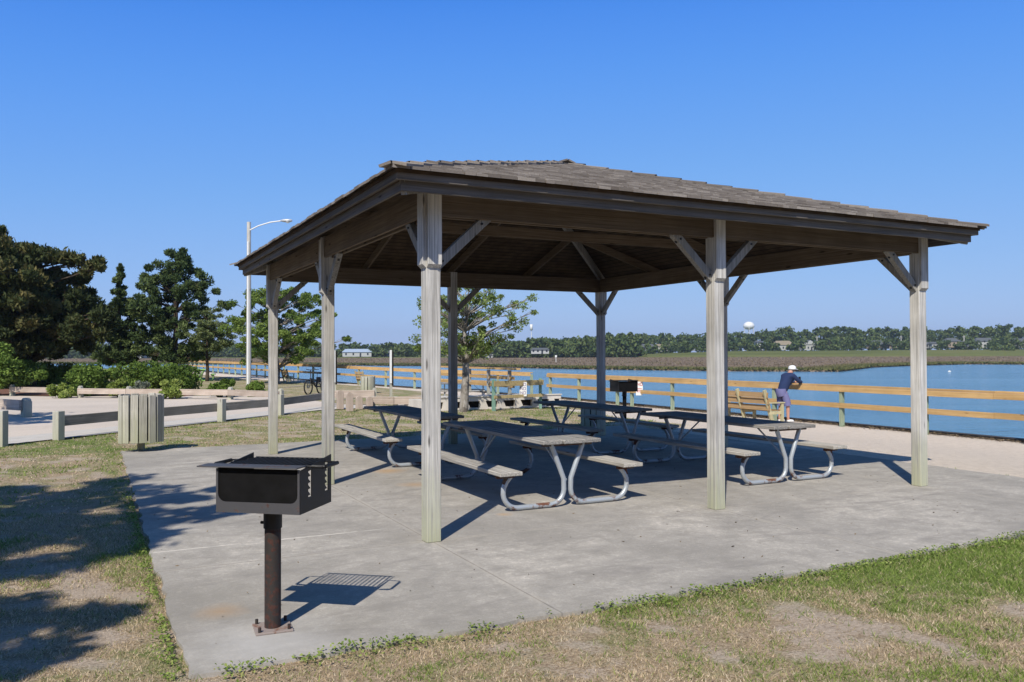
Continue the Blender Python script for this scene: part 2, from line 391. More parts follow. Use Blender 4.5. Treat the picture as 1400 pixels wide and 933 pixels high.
def shingle_mat():
    m = M('cedar_shakes', .93, .12); t = m.attr('tint'); n = m.noise(60, None, 5, .7); n2 = m.noise(1.4, None, 4)
    c = m.ramp(t, [(0, (.105, .09, .08)), (.5, (.20, .178, .162)), (1, (.33, .298, .27))])
    c = m.mix(m.math('MULTIPLY', m.g(n, .45, .7), .45), c, (.10, .085, .07))
    c = m.mix(m.math('MULTIPLY', m.g(n2, .45, .7), .3), c, (.20, .17, .15))
    m.col(c).bump(n, .5, .004); return m.m
SHAKE = shingle_mat()
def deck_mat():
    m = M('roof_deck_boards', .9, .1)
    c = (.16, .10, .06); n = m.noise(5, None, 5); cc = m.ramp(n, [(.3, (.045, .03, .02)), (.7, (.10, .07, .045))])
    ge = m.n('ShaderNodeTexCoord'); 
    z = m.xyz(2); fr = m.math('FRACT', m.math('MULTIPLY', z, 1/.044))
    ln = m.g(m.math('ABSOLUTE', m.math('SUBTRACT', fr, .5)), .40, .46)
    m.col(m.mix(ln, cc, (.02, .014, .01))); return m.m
DECK = deck_mat()

# ================================================================== SETTING
def shore_u(v):
    return np.interp(v, [-80, 26, 34, 38.6, 45.4, 56, 88, 130, 220], [16.1, 16.1, 15.3, 14.4, 12.0, 9.8, 7.5, -12, -160])
PADU = (-2.42, 8.92); PADV = (-2.47, 9.58)
def near_line(u): return 12.05+.86*(u+4.5)           # edge of pale path (v as function of u)
def in_lot(u, v):
    return (v > near_line(u)) & (v < 33.2-.66*(u+4.3)) & (u < 8.6) & (v < 33+.0*u+(8.6-u)*.4) & ~((u > 5.2) & (v > 22.0))
def sand_f(x, y):
    u, v = toUV(x, y); su = shore_u(v)
    a = sstep(-.5, .5, u-(9.0+2.0*sstep(7.5, 10.5, v)+1.6*sstep(13, 20, v)))
    return a*(v > -3.2)*np.where(v > 26, sstep(3.2, 2.2, su-u), 1)
def sand2(x, y):
    u, v = toUV(x, y); su = shore_u(v)
    base = sstep(-.6, .6, u-(9.0+1.9*sstep(7.6, 10.0, v)))*(v > -3.2)*(v < 17)
    strip = sstep(3.4, 2.4, su-u)*(v >= 15)
    return np.maximum(base, strip)
def green_f(x, y):
    u, v = toUV(x, y)
    dn = PADV[0]-v                                  # metres in front of pad's near edge
    dl = PADU[0]-u
    g = .30+0*u
    edge = np.where((dn > -.1) & (u > -.5), sstep(1.0, .0, dn-.45*sstep(0, 5, u)), 0)
    g = g+.30*edge*sstep(-.6, .8, u)
    g = g+.36*sstep(1.2, 4.0, u)*(dn > 0)*sstep(3.4, .6, dn)
    g = g+.22*np.where((dl > 0) & (v > -3) & (v < 9.6), sstep(.45, 0, dl), 0)
    g = g+.16*np.where(v > 3.5, 1, 0)*(dl > 0)
    g = g+.22*(v > 9.6)
    return np.clip(g, 0, 1)

# near ground sheet, as wide as the bank, ending at the seawall
vs_ = np.concatenate([np.linspace(-60, -9, 12), np.arange(-8.6, 12, .2), np.arange(12.2, 62, .4), np.linspace(64, 220, 30)])
ss_ = np.concatenate([np.arange(0, 27, .22), np.linspace(27, 60, 14), np.linspace(66, 260, 12)])
gu = np.array([[shore_u(v)-s for s in ss_] for v in vs_]); gv = np.repeat(vs_[:, None], len(ss_), 1)
gx = P0.x+CT*gu-ST*gv; gy = P0.y+ST*gu+CT*gv
gzz = slope(gu)-.022-.02*vn(gx, gy, .8, 3)
pad_in = (gu > PADU[0]-.3) & (gu < PADU[1]+.3) & (gv > PADV[0]-.3) & (gv < PADV[1]+.3)
gzz = np.where(pad_in, np.minimum(gzz, -.025), gzz)
nv, ns = gu.shape
verts = np.stack([gu, gv, gzz], -1).reshape(-1, 3)
idx = np.arange(nv*ns).reshape(nv, ns)
faces = np.stack([idx[:-1, :-1], idx[1:, :-1], idx[1:, 1:], idx[:-1, 1:]], -1).reshape(-1, 4)
me = bpy.data.meshes.new('ground'); me.from_pydata(verts.tolist(), [], faces.tolist()); me.update()
def bare_f(x, y):
    return np.clip((fbm(x, y, 2.3, 7)+.07*sstep(.2, 2.0, x)*sstep(6.0, 4.2, y)-.30*(green_f(x, y) > .55)-.585)/.05, 0, 1)
for nm, fn in (('sand', sand2), ('green', green_f), ('bare', bare_f)):
    a = me.attributes.new(nm, 'FLOAT', 'POINT'); a.data.foreach_set('value', fn(gx, gy).ravel().astype(np.float32))
me.polygons.foreach_set('use_smooth', [True]*len(me.polygons)); me.materials.append(GROUND)
ground = bpy.data.objects.new('ground', me); COL.objects.link(ground); ground.location = P0; ground.rotation_euler = (0, 0, TH)
if me.polygons[0].normal.z < 0: me.flip_normals()
tag(ground, kind='structure')

def uvobj(mb, name, mat, **k):
    o = mb.build(name, mat, **k); o.location = P0; o.rotation_euler = (0, 0, TH); return o

# concrete pad: slab with slightly wandering broken edge
def wob_rect(u0, u1, v0, v1, step=.16, amp=.024):
    pts = []
    for a, b in (((u0, v0), (u1, v0)), ((u1, v0), (u1, v1)), ((u1, v1), (u0, v1)), ((u0, v1), (u0, v0))):
        L = math.hypot(b[0]-a[0], b[1]-a[1]); n = int(L/step)
        for i in range(n):
            t = i/n; pts.append((a[0]+(b[0]-a[0])*t+random.uniform(-amp, amp)*(i > 0), a[1]+(b[1]-a[1])*t+random.uniform(-amp, amp)*(i > 0)))
    return pts
mb = MB(); mb.prism(wob_rect(PADU[0], PADU[1], PADV[0], PADV[1]), -.12, 0)
tag(uvobj(mb, 'pavement', CONC), kind='structure')

# crushed shell lot, pale path and mulch, each a thin sheet above the one below
def sheet(name, pts, z, mat):
    mb = MB(); n = len(pts); mb.add([(p[0], p[1], z) for p in pts], [tuple(range(n))]); o = uvobj(mb, name, mat)
    if o.data.polygons[0].normal.z < 0: o.data.flip_normals()
    return tag(o, kind='structure')
sheet('parking_lot', [(-24, near_line(-24)+.3), (4.6, near_line(4.6)+.3), (5.4, 20.4), (4.8, 24), (4.2, 27.5), (3.9, 29.4), (-4.3, 33.6), (-9, 38), (-24, 44)], -.013, LOT)
sheet('path', [(-24, near_line(-24)), (3.6, near_line(3.6)), (5.4, 19.4), (6.4, 17.9), (6.4, 19.6), (5.2, 21.3), (3.4, near_line(3.4)+1.7), (-24, near_line(-24)+1.7)], -.008, PALE)
sheet('mulch_bed', [(-24, 44.4), (-9, 38.3), (-4.3, 34.0), (.6, 30.6), (2.2, 33.5), (-1.0, 37.5), (-7, 44), (-22, 60)], -.010, MULCH)

# water
def water_mat():
    m = M('creek_water', .12, .5)
    v = m.coord((1, 1, 1)); n = m.noise(1.3, m.coord((.6, 1.4, 1)), 5, .65, .4); n2 = m.noise(.05, m.coord((.35, 2.5, 1)), 4, .6, .5)
    m.col(m.ramp(n2, [(.35, (.085, .215, .34)), (.65, (.13, .285, .43))]))
    m.b.inputs['IOR'].default_value = 1.33
    m.bump(m.math('ADD', n, m.math('MULTIPLY', n2, 1.5)), .75, .25); return m.m
mb = MB(); mb.add([(-4500, -60, -1.35), (4500, -60, -1.35), (4500, 7000, -1.35), (-4500, 7000, -1.35)], [(0, 1, 2, 3)])
tag(mb.build('water', water_mat()), kind='structure')

# far marsh (flat brown reed bed), its banks and the far shore
def marsh_mat():
    m = M('marsh_ground', .97, .05); n = m.noise(.035, m.coord((1, 2.2, 1)), 6, .7, .5); n2 = m.noise(.5, m.coord((1, 1, 1)), 5, .75)
    c = m.ramp(n, [(.3, (.15, .115, .085)), (.5, (.20, .155, .118)), (.72, (.26, .21, .155))])
    c = m.mix(m.math('MULTIPLY', m.g(n2, .45, .7), .4), c, (.085, .062, .045))
    m.col(c).bump(n2, 1, .3); return m.m
def bank_mat():
    m = M('far_grass_bank', .97, .05); n = m.noise(.012, m.coord((1, 4, 1)), 5, .6, .4); n2 = m.noise(.3, None, 4, .7)
    c = m.ramp(n, [(.3, (.085, .105, .035)), (.55, (.14, .155, .055)), (.75, (.20, .17, .085))])
    m.col(m.mix(m.math('MULTIPLY', m.g(n2, .4, .7), .35), c, (.07, .08, .03))).bump(n2, .5, .3); return m.m
SHORE = [(-1300, 500), (-520, 496.5), (0, 497.4), (300, 498.6), (600, 501), (780, 505), (900, 506.8), (996, 508), (1148, 508.6), (1175, 505.2), (1194, 502.7), (1244, 500.6), (1320, 498.4), (1400, 498.8), (1700, 499.5), (2600, 500.5)]
front = [at(x, y, -1.35) for x, y in SHORE]
back = [Vector((p.x*3.6, 900, 0)) for p in front]
mb = MB(); n = len(front)
mb.add([(p.x, p.y, -1.45) for p in front]+[(p.x, p.y+.6, -1.02) for p in front]+[(p.x, p.y, -1.0) for p in back],
       [(i, i+1, n+i+1, n+i) for i in range(n-1)]+[(n+i, n+i+1, 2*n+i+1, 2*n+i) for i in range(n-1)])
tag(mb.build('marsh', marsh_mat()), kind='structure')
# far land
mb = MB()
def bankline(px):   # far edge of marsh as (x, y) at given photo column
    y = np.interp(px, [-1600, 0, 300, 750, 860, 1000, 1400, 2600], [492, 490.3, 489.7, 489.0, 488.6, 488.2, 487.0, 484.5])
    return at(px, float(y), -.9)
pxs = list(range(-1600, 3001, 100)); A = [bankline(p) for p in pxs]; vsx = []
def bankh(px): return float(np.interp(px, [600, 840, 960, 1500, 3000], [-.7, -.5, 2.6, 3.2, 3.2]))
for p, a in zip(pxs, A):
    d = Vector((a.x, a.y, 0)); dd = d.normalized(); b = d+dd*60; c = d+dd*2500; h = bankh(p)
    vsx += [(d.x, d.y, -1.2), (d.x+dd.x*2, d.y+dd.y*2, -.6), (b.x, b.y, h), (c.x, c.y, h+.5)]
fs = [(4*i+k, 4*i+4+k, 4*i+5+k, 4*i+1+k) for i in range(len(pxs)-1) for k in range(3)]
mb.add(vsx, fs, True); fb = mb.build('far_shore', bank_mat())
if fb.data.polygons[2].normal.z < 0: fb.data.flip_normals()
tag(fb, kind='structure')

# reeds along the marsh edge and thinly over the marsh
def reeds():
    P = []; T = []
    fr = [(p.x, p.y) for p in front]
    for i in range(len(fr)-1):
        a, b = np.array(fr[i]), np.array(fr[i+1])
        if abs(a[0]) > 260 or abs(b[0]) > 330: continue
        L = np.linalg.norm(b-a); k = int(L*130)
        t = RNG.random(k)[:, None]; off = RNG.random(k)**1.5*16
        q = a+(b-a)*t; q[:, 1] += off-.15; P.append(q); T.append(np.clip(.02+off/15*.45+RNG.normal(0, .09, k), 0, 1))
    k = 60000; y = RNG.uniform(130, 520, k); x = RNG.uniform(-.72, .72, k)*y
    yf = np.interp(x, [p[0] for p in fr], [p[1] for p in fr]); ok = y > yf+3
    P.append(np.stack([x, y], 1)[ok]); T.append(np.clip(.45+.5*fbm(x, y, .02)[ok]-.05+RNG.normal(0, .10, ok.sum()), 0, 1))
    P = np.concatenate(P); T = np.concatenate(T); k = len(P)
    d = P[:, 1]; h = np.where(T < .4, RNG.uniform(.25, .5, k), RNG.uniform(.12, .34, k)); w = RNG.uniform(.07, .2, k)*(d/160)**.8
    z0 = np.full(k, -1.10); c = np.stack([P[:, 0], P[:, 1], z0], 1)
    dx = np.stack([w, RNG.uniform(-.4, .4, k), np.zeros(k)], 1)
    tip = c+np.stack([RNG.normal(0, .2, k), RNG.normal(0, .2, k), h], 1)
    V = np.stack([c-dx, c+dx, tip], 1).reshape(-1, 3)
    o = mesh_np('marsh_reeds', V, k, MARSHG, tint=T)
    tag(o, 'brown and green reed bed covering the marsh across the water', 'reeds', kind='stuff')
reeds()

# ------------------------------------------------------------------ turf blades
def turf(name, n, ymin, ymax, hmin, hmax, w, label, xlim=.66):
    y = ymin+(ymax-ymin)*RNG.random(n)**.75; x = RNG.uniform(-xlim, xlim, n)*(y+.6)
    u, v = toUV(x, y)
    inpad = (u > PADU[0]+.012) & (u < PADU[1]-.0) & (v > PADV[0]+.012) & (v < PADV[1])
    lot = (v > near_line(u)-.05) & (u < 7.5) & (v < 34-.66*(u+4.3))
    sd = sand2(x, y)+(fbm(x, y, 2.3, 5)-.5)*.6
    ok = ~inpad & ~lot & (sd < .45)
    g = green_f(x, y)+(fbm(x, y, 1.0, 1)-.5)*1.3+(vn(x, y, 6, 9)-.5)*.6
    ok &= RNG.random(n) > bare_f(x, y)*np.clip(.35+1.1*vn(x, y, 9, 4), 0, .97)
    x, y, g, u, v = x[ok], y[ok], g[ok], u[ok], v[ok]; n = len(x)
    isg = RNG.random(n) < sstep(.2, .9, g)*.8+.05
    tint = np.where(isg, RNG.uniform(.02, .46, n), RNG.uniform(.52, 1, n))
    h = RNG.uniform(hmin, hmax, n)*np.where(isg, 1, .6)*(1+.25*(g > .75))
    z = slope(u)-.03
    a = RNG.uniform(0, 2*math.pi, n); ww = w*RNG.uniform(.6, 1.5, n)
    dx = np.stack([np.cos(a)*ww, np.sin(a)*ww, np.zeros(n)], 1)
    b = RNG.uniform(0, 2*math.pi, n); le = h*RNG.uniform(.3, 1.6, n)
    tip = np.stack([np.cos(b)*le, np.sin(b)*le, h], 1)
    c = np.stack([x, y, z], 1)
    V = np.stack([c-dx, c+dx, c+tip], 1).reshape(-1, 3)
    o = mesh_np(name, V, n, GRASS, tint=tint); tag(o, label, 'grass', kind='stuff'); return o
turf('turf', 330000, 3.2, 9.5, .014, .045, .0028, 'short patchy dry and green turf around the concrete pad in the foreground')
turf('distant_turf', 170000, 9.5, 34, .02, .05, .008, 'mown patchy turf beyond the concrete pad and beside the path')

# weeds creeping over the pad edge
def edge_weeds():
    n = 8000; e = RNG.random(n); side = RNG.random(n)
    u = np.where(side < .7, PADU[0]+(PADU[1]-PADU[0])*e, PADU[0]-np.abs(RNG.normal(0, .05, n))); v = np.where(side < .7, PADV[0]-np.abs(RNG.normal(0, .10, n))+.03, PADV[0]+(7)*e)
    u = u-np.where(side >= .7, .04, 0)
    x = P0.x+CT*u-ST*v; y = P0.y+ST*u+CT*v
    ok = fbm(x, y, 3.0, 2)+np.where(u > .5, .12, 0) > .47; x, y = x[ok], y[ok]; n = len(x)
    a = RNG.uniform(0, 6.28, n); s = RNG.uniform(.006, .014, n); z = RNG.uniform(-.01, .035, n)*vn(x, y, 5, 1)*1.6
    c = np.stack([x, y, z], 1); t = np.stack([np.cos(a)*s, np.sin(a)*s, RNG.uniform(-.006, .008, n)], 1); q = np.stack([-np.sin(a)*s*.7, np.cos(a)*s*.7, RNG.uniform(-.004, .008, n)], 1)
    V = np.stack([c-t, c+q, c+t, c-q], 1).reshape(-1, 3)
    o = mesh_np('edge_weeds', V, n, GRASS, tint=RNG.uniform(.05, .5, n), per=4)
    tag(o, 'low green weeds creeping over the near edge of the concrete pad', 'weeds', kind='stuff')
edge_weeds()

# ================================================================== PAVILION
SU, SV = 7.018, 7.791
OV = .57; ZE = 3.44; ZA = 4.72; K = (ZA-ZE)/(SU/2+OV)
MU, MV = SU/2, SV/2
def ztop(d): return ZE+K*(d+OV)      # shake surface, d metres inside the post line
pav = empty('picnic_pavilion', P0, TH, 'weathered timber picnic pavilion with low hipped shake roof standing over the picnic tables', 'pavilion')
posts = [(0, 0), (MU, 0), (SU, 0), (0, MV), (0, SV), (MU, SV), (SU, SV), (SU, MV)]
hw = .073
for (u, v) in posts:
    p = MB().box((u-hw, v-hw, 0), (u+hw, v+hw, 3.42)).build('post', POSTW, pav, .006)
    # boards let onto the outer faces under the beam
    for (du, dv) in ((-1, 0), (1, 0), (0, -1), (0, 1)):
        outer = (du == -1 and u == 0) or (du == 1 and u == SU) or (dv == -1 and v == 0) or (dv == 1 and v == SV)
        if not outer: continue
        t = .038; b = MB(); w = hw-.003
        if du:
            x0 = u+du*(hw+.001); x1 = x0+du*t
            b.add([(x0, v-w, 2.615), (x0, v+w, 2.615), (x0, v+w, 3.398), (x0, v-w, 3.398), (x1, v-w, 2.65), (x1, v+w, 2.65), (x1, v+w, 3.398), (x1, v-w, 3.398)],
                  [(0, 1, 2, 3), (7, 6, 5, 4), (0, 4, 5, 1), (1, 5, 6, 2), (2, 6, 7, 3), (3, 7, 4, 0)])
        else:
            y0 = v+dv*(hw+.001); y1 = y0+dv*t
            b.add([(u-w, y0, 2.615), (u+w, y0, 2.615), (u+w, y0, 3.398), (u-w, y0, 3.398), (u-w, y1, 2.65), (u+w, y1, 2.65), (u+w, y1, 3.398), (u-w, y1, 3.398)],
                  [(3, 2, 1, 0), (4, 5, 6, 7), (1, 5, 4, 0), (2, 6, 5, 1), (3, 7, 6, 2), (0, 4, 7, 3)])
        b.build('cladding_board', POSTW, p)
def brace(u, v, du, dv):
    a = Vector((u+du*.05, v+dv*.05, 2.64)); b = Vector((u+du*.60, v+dv*.60, 3.15))
    k_ = MB().bar(a, b, .075, .09).build('knee_brace', BRACE, pav, .004)
    for t_ in (.10, .86):
        c_ = a.lerp(b, t_); n_ = Vector((-dv, du, 0)); w_ = Vector((du, dv, -1)).normalized()
        MB().tube([c_+w_*.044, c_+w_*.053], .017, 8).tube([c_-n_*.05, c_+n_*.05], .012, 8).build('bolt', BLKP, k_)
for (u, v) in posts:
    if v in (0, SV):
        if u < SU: brace(u, v, 1, 0)
        if u > 0: brace(u, v, -1, 0)
    if u in (0, SU):
        if v < SV: brace(u, v, 0, 1)
        if v > 0: brace(u, v, 0, -1)
for v in (0, SV):
    for s, e in ((-1, .0715), (1, -.04)):
        ss = s if v == 0 else -s
        o = hw-.0215
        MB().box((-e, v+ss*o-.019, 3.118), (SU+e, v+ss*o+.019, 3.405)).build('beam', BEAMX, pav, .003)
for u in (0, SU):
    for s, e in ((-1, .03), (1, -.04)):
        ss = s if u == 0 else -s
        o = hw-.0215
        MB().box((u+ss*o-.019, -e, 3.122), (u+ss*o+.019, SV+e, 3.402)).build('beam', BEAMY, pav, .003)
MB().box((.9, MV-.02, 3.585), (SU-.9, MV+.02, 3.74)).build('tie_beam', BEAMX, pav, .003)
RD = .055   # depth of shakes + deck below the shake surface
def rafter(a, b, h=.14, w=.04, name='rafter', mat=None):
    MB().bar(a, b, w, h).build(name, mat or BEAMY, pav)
def zr(d, h=.14): return ztop(d)-RD-h/2-.012
R0, R1, RI = (MU, MU), (MU, SV-MU), MU
for (cu, cv, ru, rv) in ((0, 0, *R0), (SU, 0, *R0), (0, SV, *R1), (SU, SV, *R1)):
    su, sv = (1 if ru > cu else -1), (1 if rv > cv else -1)
    a = Vector((cu-su*.44, cv-sv*.44, zr(-.44, .19)-.01)); b = Vector((ru, rv, zr(MU, .19)-.01))
    rafter(a, b, .18, .05, 'hip_rafter', BRACE)
    q = MU/2
    rafter((cu+su*q, cv-sv*.44, zr(-.44)), (cu+su*q, cv+sv*q, zr(q)))
    rafter((cu-su*.44, cv+sv*q, zr(-.44)), (cu+su*q, cv+sv*q, zr(q)), mat=BEAMX)
rafter((MU, -.44, zr(-.44)), (MU, MU, zr(MU))); rafter((MU, SV+.44, zr(-.44)), (MU, SV-MU, zr(MU)))
rafter((-.44, MV, zr(-.44)), (MU, MV, zr(MU)), mat=BEAMX); rafter((SU+.44, MV, zr(-.44)), (MU, MV, zr(MU)), mat=BEAMX)
rafter((MU, MU-.05, ZA-.19), (MU, SV-MU+.05, ZA-.19), .2, .04, 'ridge_board')
# fascia, two boards deep, upper one standing out
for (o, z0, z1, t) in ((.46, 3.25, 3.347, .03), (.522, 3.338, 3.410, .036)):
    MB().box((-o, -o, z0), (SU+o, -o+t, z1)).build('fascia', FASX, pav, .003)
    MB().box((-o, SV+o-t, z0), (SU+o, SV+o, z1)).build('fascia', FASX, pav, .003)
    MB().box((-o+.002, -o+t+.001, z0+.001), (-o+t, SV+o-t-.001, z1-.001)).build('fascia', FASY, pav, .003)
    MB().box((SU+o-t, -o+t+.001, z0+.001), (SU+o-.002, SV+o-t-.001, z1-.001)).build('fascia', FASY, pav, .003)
# roof: deck + shakes per slope
E = OV-.035
C = {'a': (-E, -E), 'b': (SU+E, -E), 'c': (SU+E, SV+E), 'd': (-E, SV+E)}
def P3(p, dz):
    d = min(p[0], SU-p[0], p[1], SV-p[1]); return (p[0], p[1], ztop(d)+dz)
slopes = [([C['a'], C['b'], R0], 0), ([C['b'], C['c'], R1, R0], 1), ([C['c'], C['d'], R1], 2), ([C['d'], C['a'], R0, R1], 3)]
def shakes(k):
    """courses of split shakes on slope k"""
    V = []; T = []
    g = .135; Wd = (SU if k in (0, 2) else SV)+2*OV; D = SU/2+OV
    def P(s, d, dz):
        z = ZE+K*d+dz
        if k == 0: return (-OV+s, -OV+d, z)
        if k == 1: return (SU+OV-d, -OV+s, z)
        if k == 2: return (SU+OV-s, SV+OV-d, z)
        return (-OV+d, SV+OV-s, z)
    r = 0
    while r*g < D-.02:
        d0 = r*g; s = d0-.02
        while s < Wd-d0:
            w = random.uniform(.08, .20); s1 = min(s+w, Wd-d0+.02)
            if s1-s > .02:
                j = random.uniform(-.016, .012)-(.02 if r == 0 else 0); t = random.uniform(.010, .024)
                da, db = d0+j, min(d0+g*1.5, D)
                q0, q1 = max(s+.003, da), min(s1-.003, Wd-da); r0, r1 = max(s+.003, db), min(s1-.003, Wd-db)
                if q1 <= q0: s = s1; continue
                if r1 <= r0: r0 = r1 = (r0+r1)/2
                lo0 = P(q0, da, -.012); lo1 = P(q1, da, -.012)
                a0 = P(q0, da, t); a1 = P(q1, da, t+random.uniform(-.004, .004)); b0 = P(r0, db, .001); b1 = P(r1, db, .001)
                c0 = P(r0, db, -.012); c1 = P(r1, db, -.012)
                V += [lo0, lo1, a1, a0, a0, a1, b1, b0, lo0, a0, b0, c0, lo1, c1, b1, a1]
                T += [random.betavariate(2.2, 2.2)]*4
            s = s1
            if s1 >= Wd-d0: break
        r += 1
    return np.array(V), np.array(T)
for k, (poly, _) in enumerate(slopes):
    top = [P3(p, -.014) for p in poly]; bot = [P3(p, -RD) for p in poly]; n = len(poly)
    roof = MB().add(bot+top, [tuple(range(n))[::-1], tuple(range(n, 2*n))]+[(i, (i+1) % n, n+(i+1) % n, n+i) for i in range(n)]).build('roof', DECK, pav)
    V, T = shakes(k)
    mesh_np('shakes', V, len(T), SHAKE, roof, T, per=4)
# hip and ridge caps: paired boards lapped up the hips
def caps(a, b, na, nb, ex=.37):
    a, b = Vector(a), Vector(b); D = (b-a); L = D.length; D.normalize(); V = []; T = []; n = int(L/ex)
    for i in range(n+1):
        t0 = i*ex-.03; t1 = min(t0+ex*1.35, L+.06)
        for N in (na, nb):
            N = Vector(N).normalized(); s = N.cross(D)
            if s.z > 0: s = -s
            s.normalize(); w = random.uniform(.12, .145); up = .044+random.uniform(-.006, .008)
            p0, p1 = a+D*t0, a+D*t1
            q = [p0+N*up, p0+s*w+N*(up-.004), p1+s*w+N*.018, p1+N*.02]
            r = [x-N*.024 for x in q]
            V += [*q, r[3], r[2], r[1], r[0], r[0], r[1], q[1], q[0], r[1], r[2], q[2], q[1]]; T += [random.uniform(.35, 1)]*4
    return np.array([tuple(v) for v in V]), np.array(T)
nF, nR, nB, nL = (0, -K, 1), (K, 0, 1), (0, K, 1), (-K, 0, 1)
for (cu, cv, r_, n1, n2) in ((-OV, -OV, R0, nF, nL), (SU+OV, -OV, R0, nF, nR), (SU+OV, SV+OV, R1, nB, nR), (-OV, SV+OV, R1, nB, nL)):
    V, T = caps((cu, cv, ZE), (r_[0], r_[1], ZA), n1, n2); mesh_np('hip_cap', V, len(T), SHAKE, pav, T, per=4)
V, T = caps((MU, MU-.20, ZA-.026), (MU, SV-MU+.2, ZA-.026), nL, nR); mesh_np('ridge_cap', V, len(T), SHAKE, pav, T, per=4)

# ================================================================== PICNIC TABLES
def arc(c, r, a0, a1, n=6):
    return [(c[0]+r*math.cos(math.radians(a0+(a1-a0)*i/n)), c[1]+r*math.sin(math.radians(a0+(a1-a0)*i/n))) for i in range(n+1)]
def make_table():
    t = empty('picnic_table', (0, 0, 0), TH)
    L = 3.07
    top = MB()
    for i in range(3):
        x0 = -.39+i*.2615; j = random.uniform(-.012, .012)
        top.box((x0, 0+j, .745), (x0+.254, L+j, .79))
    top.build('tabletop', TABW, t, .006)
    for s in (-1, 1):
        MB().box((s*.82-.14, -.03, .425), (s*.82+.14, L-.02, .47)).build('bench_seat', BENW, t, .006)
    for fy, iy in ((.15, 1), (2.62, -1)):
        for s in (-1, 1):
            pts = [(.215, .735), (.12, .50), (.05, .33)]+arc((.22, .21), .175, 170, 270, 7)[1:]+[(.45, .035)]+arc((.66, .215), .18, 270, 355, 7)+[(.835, .27), (.80, .34), (.745, .40)]
            MB().tube([(s*x, fy, z) for x, z in pts], .030, 12).build('leg', GALV, t)
            MB().box((s*.82-.11, fy-.035, .385), (s*.82+.11, fy+.035, .422)).bar((s*.80, fy, .40), (s*.82, fy, .31), .05, .05).build('bracket', BRKT, t, .004)
        MB().box((-.33, fy-.025, .712), (.33, fy+.025, .743)).build('cross_member', BRKT, t, .003)
        MB().tube([(0, fy+.02*iy, .30), (0, fy+.62*iy, .725)], .012, 8).build('brace', GALV, t)
    return t
tb = make_table()
TL = [(2.08, .80, 'grey picnic table nearest the camera, just right of the front corner post'),
      (2.10, 4.88, 'back left picnic table, partly hidden behind the front corner post'),
      (5.72, .92, 'right hand picnic table behind the front middle post, with yellowish sunlit bench ends'),
      (5.74, 4.72, 'fully shaded picnic table at the back right of the pavilion before the far corner post')]
for i, (u, v, lab) in enumerate(TL):
    o = tb if i == 0 else copy_tree(tb)
    o.location = U(u, v, 0); o.rotation_euler = (0, 0, TH+random.uniform(-.01, .01)); tag(o, lab, 'picnic table', 'picnic tables under the pavilion')

